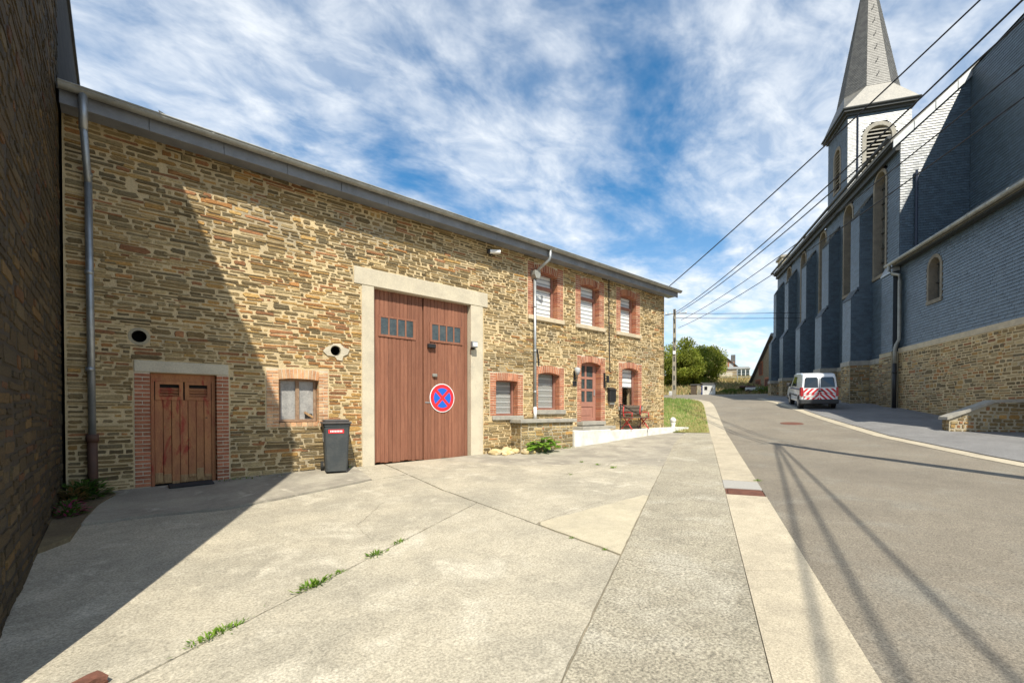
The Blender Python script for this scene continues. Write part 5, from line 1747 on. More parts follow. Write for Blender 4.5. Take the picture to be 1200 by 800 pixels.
# ------------------------------------------------------------------ van
def build_van():
    s0, w0 = 27.35, -5.65
    x, y = wxy(s0, w0)
    pitch = math.atan((zs(30.5) - zs(27.5)) / 3.0)
    t = thing('parked_van', 'white compact van with red and white chevrons across its rear doors', 'van', (x, y, ground(x, y) + .045), R(26))
    t.rotation_euler = (0, -pitch, R(26))
    # local x forward, y left; rear bumper at x=0; wheels at .72 and 3.3
    W2 = .80
    prof = [(.06, .34), (.02, .50), (.04, .98), (.16, 1.55), (.30, 1.78), (.9, 1.83), (2.1, 1.80), (2.45, 1.72), (2.75, 1.48), (3.05, 1.18), (3.75, 1.02), (4.12, .86), (4.22, .62), (4.20, .34), (3.0, .30), (1.2, .30)]
    def width(z):
        if z > 1.0: return W2 - (z - 1.0) * .135
        return W2
    b = MB()
    n = len(prof)
    V = []
    for s in (-1, 1):
        for (a, z) in prof: V.append((a, s * width(z), z))
    F = [tuple(range(n))[::-1], tuple(range(n, 2 * n))] + [(i, (i + 1) % n, n + (i + 1) % n, n + i) for i in range(n)]
    b.add(V, F)
    body = b.build('body', M['white_car'], t)
    fix_normals(body)
    bm = bmesh.new(); bm.from_mesh(body.data)
    bmesh.ops.bevel(bm, geom=[e for e in bm.edges], offset=.055, segments=3, affect='EDGES', profile=.6)
    bm.to_mesh(body.data); bm.free()
    body.data.polygons.foreach_set('use_smooth', [True] * len(body.data.polygons))
    # wheel arches and wheels
    for (xx) in (.74, 3.32):
        for s in (-1, 1):
            n = 24
            w = MB().prism([(xx + .375 * math.cos(2 * math.pi * k / n), .315 + .375 * math.sin(2 * math.pi * k / n)) for k in range(n)], lambda a, z, d: (a, d, z), s * (W2 - .2), s * (W2 + .004))
            fix_normals(w.build('wheel_arch', M['black'], t))
            w = MB().prism([(xx + .31 * math.cos(2 * math.pi * k / n), .295 + .31 * math.sin(2 * math.pi * k / n)) for k in range(n)], lambda a, z, d: (a, d, z), s * (W2 - .18), s * (W2 + .012))
            wh = w.build('wheel', M['rubber'], t); fix_normals(wh)
            fix_normals(MB().prism([(xx + .20 * math.cos(2 * math.pi * k / n), .295 + .20 * math.sin(2 * math.pi * k / n)) for k in range(n)], lambda a, z, d: (a, d, z), s * (W2 + .0122), s * (W2 + .022)).build('hub_cap', M['hub'], wh))
    def rear(z):            # x of the rear face at height z
        pr = [(.34, .06), (.50, .02), (.98, .04), (1.55, .16), (1.78, .30)]
        for (za, xa), (zb, xb) in zip(pr, pr[1:]):
            if z <= zb: return lerp(xa, xb, (z - za) / (zb - za))
        return .30
    def rq(y0, y1, z0, z1, d, name, m, sh=None):
        pts = [(y0, z0), (y1, z0), (y1, z1), (y0, z1)]
        mb = MB()
        zz = [z0 + (z1 - z0) * k / 4 for k in range(5)]
        for (p, q) in zip(zz, zz[1:]):
            mb.add([(rear(p) - d, y0, p), (rear(p) - d, y1, p), (rear(q) - d, y1, q), (rear(q) - d, y0, q)], [(0, 3, 2, 1)])
        return mb.build(name, m, t)
    # rear windows
    for s in (-1, 1):
        pts = [(.06, 1.11), (.66, 1.11), (.62, 1.56), (.57, 1.62), (.12, 1.62), (.06, 1.56)]
        mb = MB(); mb.add([(rear(z) - .03, s * a, z) for a, z in pts] + [(rear(z) + .02, s * a, z) for a, z in pts],
                          [tuple(range(6))] + [(k, (k + 1) % 6, 6 + (k + 1) % 6, 6 + k) for k in range(6)])
        fix_normals(mb.build('rear_window', M['car_glass'], t))
    # door split and chevron panels
    rq(-.008, .008, .82, 1.66, .0345, 'door_gap', M['black'])
    def chev(z0, z1, ymax):
        red = MB(); wht = MB()
        wht.add([(rear(z) - .030, yy, z) for yy, z in ((-ymax, z0), (ymax, z0), (ymax, z1), (-ymax, z1))], [(0, 3, 2, 1)])
        po = wht.build('chevron_panel', M['sign_white'], t)
        step = .235
        for s in (-1, 1):
            k = -3
            while k < 8:
                # stripe rising towards the middle
                a0 = k * step
                sh = (z1 - z0)
                poly = [(a0, z0), (a0 + step * .52, z0), (a0 + step * .52 - sh, z1), (a0 - sh, z1)]
                # clip to 0..ymax
                def clip(poly, f, lim, keep_less):
                    out = []
                    for i in range(len(poly)):
                        p, q = poly[i], poly[(i + 1) % len(poly)]
                        ip = (p[0] <= lim) if keep_less else (p[0] >= lim)
                        iq = (q[0] <= lim) if keep_less else (q[0] >= lim)
                        if ip: out.append(p)
                        if ip != iq:
                            tt = (lim - p[0]) / (q[0] - p[0])
                            out.append((lim, lerp(p[1], q[1], tt)))
                    return out
                poly = clip(poly, 0, ymax - .005, True)
                poly = clip(poly, 0, .012, False) if len(poly) > 2 else []
                if len(poly) > 2:
                    red.add([(rear(z) - .0335, s * a, z) for a, z in poly], [tuple(range(len(poly)))])
                k += 1
        ro = red.build('red_stripe', M['chev_red'], po)
    chev(.80, 1.05, .70)
    chev(.50, .78, .68)
    rq(-.66, .66, .785, .80, .036, 'rear_trim', M['car_plastic'])
    rq(.18, .62, .60, .71, .040, 'number_plate', M['plate'])
    MB().cbox(-.03, .04, -.16, .06, .90, .96, .01).build('door_handle', M['black'], t)
    for s in (-1, 1):
        mb = MB(); mb.add([(rear(z) - .034, s * a, z) for q, (a, z) in enumerate(((.70, .66), (.815, .66), (.80, 1.12), (.71, 1.10)))]
                          + [(.22, s * .845, .68), (.22, s * .832, 1.10)], [(0, 1, 2, 3), (1, 4, 5, 2)])
        fix_normals(mb.build('tail_lamp', M['tail'], t))
    MB().cbox(-.045, .30, -.83, .83, .26, .50, .04).build('rear_bumper', M['car_plastic'], t)
    MB().cbox(4.0, 4.27, -.82, .82, .26, .55, .05).build('front_bumper', M['car_plastic'], t)
    # side glass and stripe
    for s in (-1, 1):
        pts = [(1.55, 1.10), (2.78, 1.10), (2.42, 1.60), (1.60, 1.62)]
        mb = MB(); mb.add([(a, s * (width(z) + .006), z) for a, z in pts], [(0, 1, 2, 3)])
        fix_normals(mb.build('side_window', M['car_glass'], t))
        mb = MB(); mb.add([(a, s * (W2 + .006), z) for a, z in ((.35, .96), (3.2, .92), (3.2, .98), (.35, 1.02))], [(0, 1, 2, 3)])
        mb.build('side_stripe', M['blue_stripe'], t)
        mb = MB(); mb.add([(a, s * (W2 + .006), z) for a, z in ((1.15, .60), (2.9, .60), (2.9, .67), (1.15, .67))], [(0, 1, 2, 3)])
        mb.build('side_moulding', M['car_plastic'], t)
        for xg in (1.48, 2.86):
            mb = MB(); mb.add([(a, s * (width(z) + .005), z) for a, z in ((xg, .40), (xg + .014, .40), (xg + .014, 1.05), (xg, 1.05))], [(0, 1, 2, 3)])
            mb.build('door_gap', M['black'], t)
        MB().cbox(2.62, 2.80, s * .84 - (.0 if s > 0 else .22), s * .84 + (.22 if s > 0 else .0), 1.06, 1.24, .03).build('mirror', M['car_plastic'], t)
    mb = MB(); mb.add([(2.50, -.66, 1.66), (2.50, .66, 1.66), (3.04, .76, 1.22), (3.04, -.76, 1.22)], [(0, 1, 2, 3)])
    for i in range(len(mb.v)): mb.v[i] = (mb.v[i][0] + .02, mb.v[i][1], mb.v[i][2] + .03)
    fix_normals(mb.build('windscreen', M['car_glass'], t))


# ------------------------------------------------------------------ plants
def leaf_quad(mb, p, d, n, ln, wd, col):
    d = d.normalized()
    s = d.cross(n)
    if s.length < 1e-3: s = Vector((1, 0, 0))
    s.normalize()
    tip = p + d * ln
    mid = p + d * ln * .5
    mb.add([p, mid + s * wd * .5, tip, mid - s * wd * .5], [(0, 1, 2, 3)], col)


def rvec(r):
    while True:
        v = Vector((r.uniform(-1, 1), r.uniform(-1, 1), r.uniform(-1, 1)))
        if .05 < v.length < 1: return v.normalized()


def weed(x, y, size, seed, label, spread=None, ang=0.0, dry=False, group='weeds in the concrete joints', n=90, z=None):
    r = random.Random(seed)
    mb = MB()
    sx, sy = spread or (size * .5, size * .4)
    for k in range(n):
        u, v = r.gauss(0, .5), r.gauss(0, .5)
        px = u * sx * math.cos(ang) - v * sy * math.sin(ang)
        py = u * sx * math.sin(ang) + v * sy * math.cos(ang)
        d = Vector((r.uniform(-1, 1) + u * .8, r.uniform(-1, 1) + v * .8, r.uniform(.15, 1.1)))
        ln = size * r.uniform(.25, .6)
        c = r.choice([(.13, .24, .02), (.17, .29, .03), (.21, .33, .04), (.10, .19, .02)])
        if dry and r.random() < .4: c = (.36, .28, .12)
        leaf_quad(mb, Vector((px, py, 0)), d, Vector((r.uniform(-.3, .3), r.uniform(-.3, .3), 1)), ln, ln * r.uniform(.12, .34), c)
    o = mb.build('weed', M['leaf'], None, loc=(x, y, (ground(x, y) if z is None else z) + .002))
    tag(o, label, 'weed', group)
    if spread and spread[0] > .2: o['kind'] = 'stuff'
    return o


def tree(name, label, x, y, z0, h, rx, ry, seed, cols, nleaf=9000, leaf=.26, low=.12, group=None):
    r = random.Random(seed)
    t = thing(name, label, 'tree', (x, y, z0), 0, group)
    tr = MB()
    tr.tube([(0, 0, -.3), (.05, 0, h * .18), (-.06, .05, h * .42), (0, 0, h * .7)], [.24, .19, .12, .04], 8)
    for k in range(9):
        a = r.random() * 6.28; b0 = h * r.uniform(.12, .45)
        tr.tube([(0, 0, b0), (math.cos(a) * rx * .35, math.sin(a) * ry * .35, b0 + h * .16), (math.cos(a) * rx * .72, math.sin(a) * ry * .72, b0 + h * .28)], [.10, .06, .02], 6)
    tr.build('trunk', M['bark'], t, smooth=True)
    cr = MB()
    clumps = []
    for k in range(46):
        d = rvec(r)
        q = r.uniform(.35, .98) ** .6
        zc = h * (low + .42) + d.z * h * .46 * q
        if zc < h * low: zc = h * low + r.random() * h * .1
        fz = clamp(1.15 - abs(zc / h - .42) * 1.1, .35, 1.0)
        clumps.append((Vector((d.x * rx * q * fz, d.y * ry * q * fz, zc)), r.uniform(.14, .26) * h * .75, r.uniform(.72, 1.28)))
    for k in range(nleaf):
        c, cr_, tone = r.choice(clumps)
        d = rvec(r)
        p = c + Vector((d.x, d.y, d.z * .75)) * cr_ * (r.random() ** .35)
        col = r.choice(cols)
        kk = tone * r.uniform(.75, 1.2)
        leaf_quad(cr, p, d + rvec(r) * .9, rvec(r), leaf * r.uniform(.6, 1.3), leaf * r.uniform(.4, .8), tuple(v * kk for v in col))
    cr.build('crown', M['leaf'], t)


def build_plants():
    # weeds in the joint across the forecourt, left to right
    A = RA
    def at(s, w): return wxy(s, w)
    specs = [(2.18, 3.18, .10, (.21, .05), 'grassy weed strip, longest in the concrete joint near the lower left', 160),
             (3.02, 3.17, .15, (.14, .06), 'bushy weed tuft in the concrete joint right of the long grassy strip', 120),
             (3.32, 3.16, .08, (.08, .04), 'small flat weed in the joint just right of the bushy tuft', 50),
             (3.85, 3.15, .12, (.10, .05), 'upright weed tuft in the middle of the concrete joint', 80),
             (4.25, 3.16, .10, (.12, .04), 'farthest weed tuft of the row along the concrete joint', 70)]
    for k, (s, w, size, sp, lab, n) in enumerate(specs):
        x, y = at(s, w)
        weed(x, y, size, 100 + k, lab, sp, A, n=n)
    for k, (s, w, size, lab) in enumerate([(9.95, 1.75, .13, 'weed patch on the far concrete slab near the footpath'), (10.3, 2.15, .09, 'small weed behind the patch on the far slab'),
                                           (8.9, 2.4, .06, 'tiny weed alone on the middle of the far slab'), (5.05, 1.35, .05, 'tiny weed in the diagonal joint'),
                                           (4.80, .92, .05, 'tiny weed where the diagonal joint meets the footpath'), (9.32, -.99, .10, 'weed growing at the drain by the road edge'),
                                           (10.6, 2.6, .08, 'faint weed near the white step block')]):
        x, y = at(s, w)
        weed(x, y, size, 130 + k, lab, n=50)
    weed(3.72, -.12, .14, 160, 'small weed at the foot of the wall beside the bin', n=60, group='weeds at the wall foot')
    weed(1.75, -.15, .14, 161, 'dry weed and litter at the wall foot right of the stable door', (.5, .06), 0, True, n=160, group='weeds at the wall foot')
    weed(2.35, -.22, .10, 162, 'dry leaf litter at the wall foot below the dusty window', (.45, .10), 0, True, n=130, group='weeds at the wall foot')
    weed(7.9, -.14, .26, 163, 'dry grassy weed between barn post and plinth', (.25, .08), 0, True, n=120, group='weeds at the wall foot')
    weed(8.2, -.10, .30, 164, 'green weed tuft left of the plinth', (.14, .06), 0, n=70, group='weeds at the wall foot')
    weed(9.9, -.55, .14, 165, 'dry grass along the foot of the plinth', (.55, .06), 0, True, n=140, group='weeds at the wall foot')
    # broad-leaved plant before the plinth
    r = random.Random(44)
    px, py = 9.0, -.72
    t = thing('leafy_plant', 'bright green broad-leaved plant growing before the stone plinth', 'plant', (px, py, ground(px, py)))
    for k in range(64):
        a = r.random() * 6.28; rad = r.uniform(.02, .40)
        base = Vector((math.cos(a) * rad * .35, math.sin(a) * rad * .25, 0))
        top = Vector((math.cos(a) * rad * 1.05, math.sin(a) * rad * .6, r.uniform(.14, .40) * (1.1 - rad)))
        mb = MB()
        d = Vector((math.cos(a), math.sin(a), r.uniform(-.35, .25))).normalized()
        s = d.cross(Vector((0, 0, 1))).normalized()
        ln, wd = r.uniform(.18, .28), r.uniform(.12, .19)
        c = r.choice([(.17, .32, .035), (.22, .38, .045), (.14, .27, .03)])
        fold = Vector((0, 0, .025))
        P = [top, top + d * ln * .35 + s * wd * .5 + fold, top + d * ln * .75 + s * wd * .38 + fold, top + d * ln, top + d * ln * .75 - s * wd * .38 + fold, top + d * ln * .35 - s * wd * .5 + fold, top + d * ln * .5]
        mb.add(P, [(0, 1, 6), (1, 2, 6), (2, 3, 6), (3, 4, 6), (4, 5, 6), (5, 0, 6)], c)
        mb.add([base, base + s * .008, top + s * .006, top], [(0, 1, 2, 3)], (.12, .2, .05))
        mb.build('leaf', M['leaf'], t)
    # bed at the left: fern-like plant and flowers
    def bushy(name, lab, x, y, h, wd, seed, cols, n, ln, cat='plant'):
        r = random.Random(seed)
        mb = MB()
        for k in range(n):
            a = r.random() * 6.28; q = r.random() ** .6
            p = Vector((math.cos(a) * wd * q * .8, math.sin(a) * wd * q * .8, h * r.uniform(.1, .8) * (1 - .5 * q)))
            d = Vector((math.cos(a), math.sin(a), r.uniform(-.3, .8)))
            leaf_quad(mb, p, d, Vector((0, 0, 1)), ln * r.uniform(.6, 1.2), ln * r.uniform(.2, .4), r.choice(cols))
        for k in range(12):
            a = r.random() * 6.28
            mb.tube([(0, 0, 0), (math.cos(a) * wd * .5, math.sin(a) * wd * .5, h * .7)], .006, 4, (.10, .14, .04))
        o = mb.build(name, M['leaf'], None, loc=(x, y, ground(x, y)))
        tag(o, lab, cat)
    G = [(.07, .16, .02), (.10, .22, .03), (.05, .11, .02)]
    bushy('fern', 'green fern-like bush at the foot of the left downpipe', -.38, -.42, .45, .28, 201, G, 260, .17)
    bushy('withered_plant', 'yellowish withered plant in the dark corner behind the fern', -.50, -.75, .42, .13, 202, [(.22, .15, .05), (.15, .12, .04), (.28, .2, .08)], 110, .15)
    bushy('flower_plant', 'pink flowering plant in the bed along the dark left wall', -.50, -1.45, .34, .18, 203, G + [(.40, .05, .16), (.45, .07, .2)], 190, .11)
    rr = random.Random(12)
    soil = MB()
    pts = [(-.65, .0), (-.12, -.01), (-.05, -.35), (-.22, -.9), (-.34, -1.7), (-.42, -2.6), (-.65, -2.9)]
    soil.prism(pts, lambda a, b, d: (a + rr.uniform(-.01, .01), b, ground(a, b) + d), -.1, .055)
    so = soil.build('flower_bed', M['soil']); fix_normals(so)
    so['kind'] = 'structure'
    # grass on the lawn
    r = random.Random(77)
    mb = MB()
    edge = [p for p in LEFT]
    def inside(s, w):
        if s < 18.7: return False
        we = -.3
        for (a, b) in zip(LEFT, LEFT[1:]):
            if a[0] <= s <= b[0]: we = lerp(a[1], b[1], (s - a[0]) / (b[0] - a[0]))
        if w < we + .05: return False
        x, y = wxy(s, w)
        if x < 16.6 and y > -.05: return False
        return s < 43 and w < 9
    k = 0
    while k < 26000:
        s = 18.7 + 24 * r.random() ** 1.3; w = r.uniform(-.3, 8)
        if not inside(s, w): continue
        k += 1
        x, y = wxy(s, w)
        dryf = .75 if (w < .35 + .25 * math.sin(s * 1.3) or s < 20.5) else .16
        c = r.choice([(.30, .25, .09), (.26, .23, .08), (.34, .29, .12)]) if r.random() < dryf else r.choice([(.10, .19, .03), (.14, .24, .04), (.18, .26, .05)])
        h = r.uniform(.04, .10) * (1 if s < 25 else 1.5)
        a = r.random() * 6.28
        z = ground(x, y) + .015
        mb.add([(x + math.cos(a) * .012, y + math.sin(a) * .012, z), (x - math.cos(a) * .012, y - math.sin(a) * .012, z), (x + r.uniform(-.04, .04), y + r.uniform(-.04, .04), z + h)], [(0, 1, 2)], c)
    o = mb.build('lawn_grass', M['blade'], None, kind='stuff')
    o['label'] = 'patchy green and yellow lawn grass beside the house corner'
    o['category'] = 'grass'
    # dry bank beyond the road
    mb = MB()
    for k in range(26000):
        s = 58.6 + 30 * r.random(); w = r.uniform(-16, 18)
        x, y = wxy(s, w)
        z = ground(x, y) - .06
        c = r.choice([(.36, .26, .11), (.30, .22, .09), (.40, .31, .15), (.24, .20, .08), (.14, .18, .05)])
        h = r.uniform(.15, .55); a = r.random() * 6.28
        mb.add([(x + math.cos(a) * .06, y + math.sin(a) * .06, z), (x - math.cos(a) * .06, y - math.sin(a) * .06, z), (x + r.uniform(-.2, .2), y + r.uniform(-.2, .2), z + h)], [(0, 1, 2)], c)
    o = mb.build('bank_grass', M['blade'], None, kind='stuff')
    o['label'] = 'long dry grass covering the bank beyond the road'
    o['category'] = 'grass'
    cols = [(.23, .27, .03), (.28, .31, .045), (.17, .215, .025), (.30, .315, .05)]
    def place(px_s, px_w): return wxy(px_s, px_w)
    for k, (s, w, h, rx, lab) in enumerate([(69, 5.6, 6.6, 3.9, 'broad green tree directly behind the utility pole'), (72, 2.4, 6.9, 4.0, 'tallest broad green tree right of the utility pole'),
                                            (73, -.6, 5.9, 3.0, 'green tree at the right end of the tree group'), (65, 9.6, 6.6, 3.2, 'green tree half hidden by the house corner'), (69, 1.5, 5.3, 2.9, 'low bushy green tree in front of the tallest one')]):
        x, y = wxy(s, w)
        tree('broadleaf_tree', lab, x, y, ground(x, y) - .1, h, rx, rx, 300 + k, cols, 12000, .26, .04, 'trees on the bank beyond the road')
    for k, (s, w, h, lab) in enumerate([(60.5, -7.0, .8, 'green bush before the dark barn'), (62.5, -5.6, .7, 'pale green bush at the foot of the barn gable'), (60.5, -3.4, .6, 'low bush on the bank right of the white hut')]):
        x, y = wxy(s, w)
        r2 = random.Random(400 + k)
        mb = MB()
        for q in range(900):
            d = rvec(r2); d.z = abs(d.z)
            p = Vector((d.x * 1.5, d.y * 1.2, d.z * h)) * r2.random() ** .4
            leaf_quad(mb, p, d + rvec(r2), rvec(r2), .2, .1, r2.choice([(.12, .17, .03), (.17, .22, .04), (.09, .13, .025)]))
        o = mb.build('bush', M['leaf'], None, loc=(x, y, ground(x, y) - .06)); tag(o, lab, 'bush', 'bushes on the bank')


# ------------------------------------------------------------------ far buildings
def gable_house(name, label, s, w, rot, wd, ln, eave, ridge, wallm, z=None, wins=(), chim=True):
    x, y = wxy(s, w)
    t = thing(name, label, 'house' if 'barn' not in name else 'barn', (x, y, (ground(x, y) if z is None else z)), rot)
    m = MB()
    pr = [(-wd / 2, -.8), (wd / 2, -.8), (wd / 2, eave), (0, ridge), (-wd / 2, eave)]
    m.prism(pr, lambda a, b, d: (d, a, b), 0, ln)
    fix_normals(m.build('wall', wallm, t))
    ro = MB()
    sl = (ridge - eave) / (wd / 2)
    for s_ in (-1, 1):
        e = wd / 2 + .35
        pts = [(-.35, s_ * e, eave - .35 * sl + .06), (ln + .3, s_ * e, eave - .35 * sl + .06), (ln + .3, 0, ridge + .06), (-.35, 0, ridge + .06)]
        ro.add(pts + [(a, b, c + .18) for a, b, c in pts], [(0, 1, 2, 3), (7, 6, 5, 4), (0, 4, 5, 1), (1, 5, 6, 2), (3, 7, 4, 0)])
    rfo = ro.build('roof', M['roof'], t); fix_normals(rfo)
    if chim:
        MB().box(.3, 1.3, -wd / 2 * .62 - .35, -wd / 2 * .62 + .45, eave + .6, eave + 4.2).build('chimney', M['roof'], rfo)
    for (yy, zz, w_, h_, g) in wins:
        f = MB().box(-.06, .02, yy - w_ / 2 - .18, yy + w_ / 2 + .18, zz - .12, zz + h_ + .22).build('window', M['brick'], t)
        MB().box(-.09, -.061, yy - w_ / 2, yy + w_ / 2, zz, zz + h_).build('pane', M['blind_sheer'] if g else M['rust'], f)
    return t


def build_far():
    # stone house with its gable end towards the road junction
    gable_house('stone_house', 'distant stone house with sloping roof and chimney above the bank', 104.5, -2.5, RA, 13.0, 9, 1.75, 7.7, M['far_wall'], z=6.8,
                wins=((-3.6, 2.7, .8, 1.5, True), (.9, 2.7, .9, 1.5, True)))
    # conservatory in front of it
    x, y = wxy(95, -7.6)
    t = thing('conservatory', 'white framed conservatory below the distant stone house', 'conservatory', (x, y, ground(x, y)), RA)
    for k in range(4):
        MB().box(-.06, .06, -1.05 + k * .7 - .05, -1.05 + k * .7 + .05, 0, 1.9).build('post', M['white_pipe'], t)
    for k in range(3):
        MB().box(-.02, .02, -1.05 + k * .7 + .05, -1.05 + (k + 1) * .7 - .05, .1, 1.85).build('pane', M['pane_dark'], t)
    MB().box(-.1, .1, -1.15, 1.15, 1.9, 2.02).build('head_beam', M['white_pipe'], t)
    MB().add([(-.2, -1.2, 2.05), (-.2, 4.2, 2.05), (3.5, 4.2, 2.7), (3.5, -1.2, 2.7), (-.2, -1.2, 2.0), (-.2, 4.2, 2.0)], [(0, 1, 2, 3), (4, 5, 1, 0)]).build('glass_roof', M['zinc_dull'], t)
    MB().box(.1, 3.4, -1.1, 1.1, -.3, 1.9).build('inner_wall', M['car_plastic'], t)
    MB().box(-.03, .03, 1.12, 4.1, 0, 2.0).build('side_wall', M['far_wall'], t)
    # concrete stub wall on the bank
    x, y = wxy(86, -3.9)
    o = MB().cbox(0, .4, -1.3, 1.3, -.4, 1.1, .03).build('concrete_block_wall', M['lintel'], None, loc=(x, y, ground(x, y))); o.rotation_euler = (0, 0, RA)
    tag(o, 'short pale concrete wall on the dry bank below the stone house', 'wall')
    # wire mesh fence along the bank top
    fx = [wxy(75, w) for w in (3.2, .4, -2.4, -5.2, -8.0)]
    t = thing('bank_fence', 'thin green wire fence along the top of the bank', 'fence', (fx[0][0], fx[0][1], ground(*fx[0])))
    o0 = Vector((fx[0][0], fx[0][1], ground(*fx[0])))
    for (a, b) in fx:
        p = Vector((a, b, ground(a, b))) - o0
        MB().tube([p + Vector((0, 0, -.2)), p + Vector((0, 0, 1.5))], .05, 6).build('post', M['zinc'], t)
    for zz in (.5, 1.0, 1.45):
        MB().tube([Vector((a, b, ground(a, b) + zz)) - o0 for a, b in fx], .022, 5).build('wire', M['zinc'], t)
    # white hut with dark opening
    x, y = wxy(57.6, -1.0)
    t = thing('white_hut', 'small white hut with dark window and lean-to roof beside the road', 'hut', (x, y, ground(x, y)), RA + R(-4))
    fix_normals(MB().prism([(-.66, -.2), (.66, -.2), (.66, 1.22), (-.66, 1.30)], lambda a, b, d: (d, -a, b), 0, 1.6).build('wall', M['white_paint'], t))
    fix_normals(MB().prism([(-.85, 1.32), (.78, 1.22), (.78, 1.32), (-.85, 1.42)], lambda a, b, d: (d, -a, b), -.15, 1.8).build('roof', M['roof'], t))
    MB().box(-.03, .0, .16, .46, .55, .95).build('window', M['dark'], t)
    MB().box(-.03, .0, -.42, -.25, .45, .8).build('small_sign', M['sill_grey'], t)
    MB().box(-.02, .3, .67, .80, .0, 1.1).build('blue_door', M['blue_stripe'], t)
    x, y = wxy(57.8, .45)
    t = thing('log_store', 'dark timber log store next to the white hut', 'shed', (x, y, ground(x, y)), RA)
    MB().box(0, 1.2, -.15, .5, -.2, 1.15).build('wall', M['bark'], t)
    MB().box(-.1, 1.3, -.55, .55, 1.15, 1.24).build('roof', M['roof'], t)
    for k in range(3): MB().box(-.05, .1, -.52 + k * .13 - .04, -.52 + k * .13 + .04, -.1, 1.15).build('post', M['sill_grey'], t)
    x, y = wxy(57.3, 3.0)
    o = MB().cbox(-.3, .3, -.3, .3, -.1, .45, .05).build('white_tub', M['white_paint'], None, loc=(x, y, ground(x, y))); tag(o, 'low white concrete tub left of the log store', 'planter')
    x, y = wxy(61, -6.0)
    t = thing('covered_trailer', 'low pale trailer with dark cover parked on the bank', 'trailer', (x, y, ground(x, y)), RA)
    MB().cbox(0, 1.3, -1.3, .9, .25, .62, .05).build('tray', M['white_paint'], t)
    MB().cbox(.05, 1.2, -.2, 1.5, .6, .85, .08).build('cover', M['iron_brown'], t)
    for s in (-.6, .6): MB().tube([(-.05, s, .1), (.1, s, .1)], .28, 12).build('wheel', M['rubber'], t)
    # red booth
    x, y = wxy(45.5, 4.0)
    t = thing('red_booth', 'dark red wooden booth just behind the house corner', 'booth', (x, y, ground(x, y)), RA)
    MB().box(0, 2.2, -.55, 2.4, -.2, 2.15).build('wall', M['red_board'], t)
    MB().add([(-.15, -.75, 2.12), (-.15, 2.5, 2.7), (2.4, 2.5, 2.7), (2.4, -.75, 2.12), (-.15, -.75, 2.26), (-.15, 2.5, 2.84), (2.4, 2.5, 2.84), (2.4, -.75, 2.26)],
             [(0, 1, 5, 4), (4, 5, 6, 7), (0, 4, 7, 3), (0, 3, 2, 1)]).build('roof', M['red_board'], t)
    MB().box(-.04, .0, -.25, .9, .95, 1.85).build('window', M['car_glass'], t)
    # barn beyond the church, one roof slope facing us
    x, y = wxy(64, -12.9)
    gable_house('barn', 'dark stone barn with steep roof beyond the far end of the church', 63.7, -8.4, RA - R(73), 13.0, 14, 1.4, 7.2, M['far_wall'], z=3.3,
                wins=((3.4, 2.6, .8, 1.5, False), (4.2, .2, 1.1, 1.6, False), (1.6, .2, 1.0, 1.7, False)), chim=False)


# ------------------------------------------------------------------ utility poles and cables
def catenary(a, b, sag, n=14):
    a, b = Vector(a), Vector(b)
    return [a.lerp(b, k / n) - Vector((0, 0, 4 * sag * (k / n) * (1 - k / n))) for k in range(n + 1)]


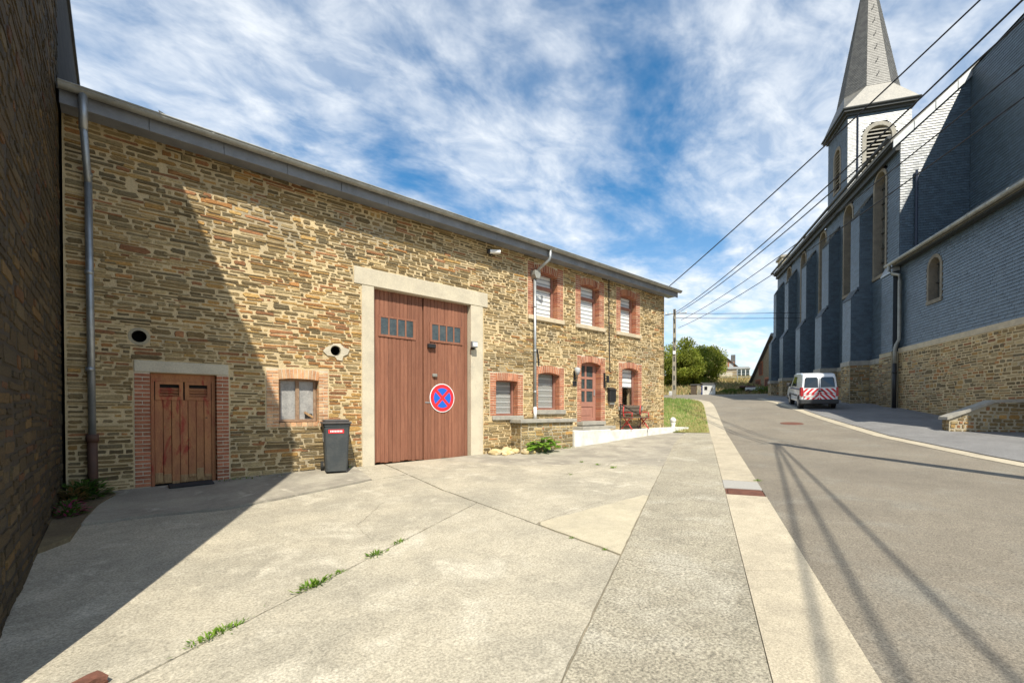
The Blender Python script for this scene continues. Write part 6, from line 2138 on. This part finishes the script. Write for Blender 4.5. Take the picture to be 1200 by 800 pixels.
def build_lines():
    px, py = wxy(38.3, 1.86)
    gz = ground(px, py)
    t = thing('utility_pole', 'tall concrete utility pole on the lawn corner behind the house', 'utility pole', (px, py, gz), RA)
    H = 9.0 - gz + .3
    MB().prism([(-.16, -.5), (.16, -.5), (.10, H), (-.10, H)], lambda a, b, d: (d * lerp(1, .65, clamp(b / H, 0, 1)), a, b), -.13, .13).build('shaft', M['pole'], t)
    for k in range(9):
        MB().box(-.142 + k * .004, -.10, -.05, .05, .8 + k * .75, 1.15 + k * .75).build('recess_shade', M['cornice'], t)  # dark plates on the shaft paint the shade inside its recesses
    MB().tube([(0, -.9, H - .35), (0, .7, H - .35)], .035, 6).build('cross_arm', M['zinc'], t)
    for yy in (-.85, -.4, .35, .65):
        MB().tube([(0, yy, H - .35), (0, yy, H - .18)], .04, 6).build('insulator', M['white_pipe'], t)
    for c in t.children:
        if c.name.startswith('shaft'): fix_normals(c)
    # marker plates on the pole
    MB().box(-.2, -.15, -.1, .1, 3.6, 3.85).build('plate', M['sign_white'], t)
    # second pole, outside the right edge of the photograph, where the cables gather
    qx, qy = wxy(9.6, -6.5)
    qz = ground(qx, qy)
    t2 = thing('roadside_pole', 'concrete utility pole on the church side of the road, where the cables gather', 'utility pole', (qx, qy, qz), RA)
    H2 = 9.4
    MB().prism([(-.17, -.5), (.17, -.5), (.11, H2), (-.11, H2)], lambda a, b, d: (d * lerp(1, .65, clamp(b / H2, 0, 1)), a, b), -.14, .14).build('shaft', M['pole'], t2)
    for c in t2.children: fix_normals(c)
    MB().tube([(0, -.6, H2 - .3), (0, .6, H2 - .3)], .035, 6).build('cross_arm', M['zinc'], t2)
    top2 = Vector((qx, qy, qz + H2))
    top1 = Vector((px, py, gz + H))
    n2 = Vector((N_.x, N_.y, 0))
    def cable(a, b, sag, rad, lab):
        o = MB().tube([p for p in catenary(a, b, sag)], rad, 5).build('overhead_cable', M['cable'])
        tag(o, lab, 'cable', 'overhead cables')
    cable(top1 + Vector((0, 0, -.3)), top2 + n2 * .35 + Vector((0, 0, -.25)), .55, .022, 'thick black cable from the utility pole towards the upper right, upper of a close pair')
    cable(top1 + Vector((0, 0, -.45)), top2 + n2 * .25 + Vector((0, 0, -.55)), .55, .021, 'thick black cable from the utility pole, lower of the close pair')
    cable(top1 + n2 * -.5 + Vector((0, 0, -.9)), top2 + Vector((0, 0, -1.25)), .5, .016, 'thin cable below the close pair crossing the church wall')
    cable(top1 + n2 * -.3 + Vector((0, 0, -1.5)), top2 + Vector((0, 0, -1.9)), .5, .016, 'lowest thin cable crossing the church wall')
    hx = Vector((16.55, .6, 5.75))
    cable(hx, top2 + n2 * .5 + Vector((0, 0, .15)), .15, .017, 'service cable from the house gable to the upper right, topmost in the sky')
    cable(top1 + Vector((0, 0, -.35)), wxy(58, -40) + (11.6,), .6, .02, 'upper far cable from the pole passing behind the church')
    cable(top1 + Vector((0, 0, -.7)), wxy(58, -40) + (10.9,), .6, .02, 'lower far cable from the pole passing behind the church')
    cable(top1 + Vector((0, 0, -.35)), wxy(60, 40) + (12.0,), .8, .024, 'cable leaving the utility pole to the left behind the house')
    # lines from the second pole over the camera's right
    for k, (s, w, lab) in enumerate([(-24.4, -2.9, 'overhead cable from the roadside pole towards the near left'), (-24.4, -3.85, 'overhead cable from the roadside pole running behind the viewer'),
                                     (-24.4, -5.3, 'overhead cable from the roadside pole along the right pavement')]):
        cable(top2 + Vector((0, 0, -.1 - .1 * k)), wxy(s, w) + (top2.z - .6,), .2, .026, lab)


build_ground()
build_paving()
build_neighbour()
build_house()
build_church()
build_low_wall()
build_far()
build_van()
build_lines()
build_small_things()
build_plants()
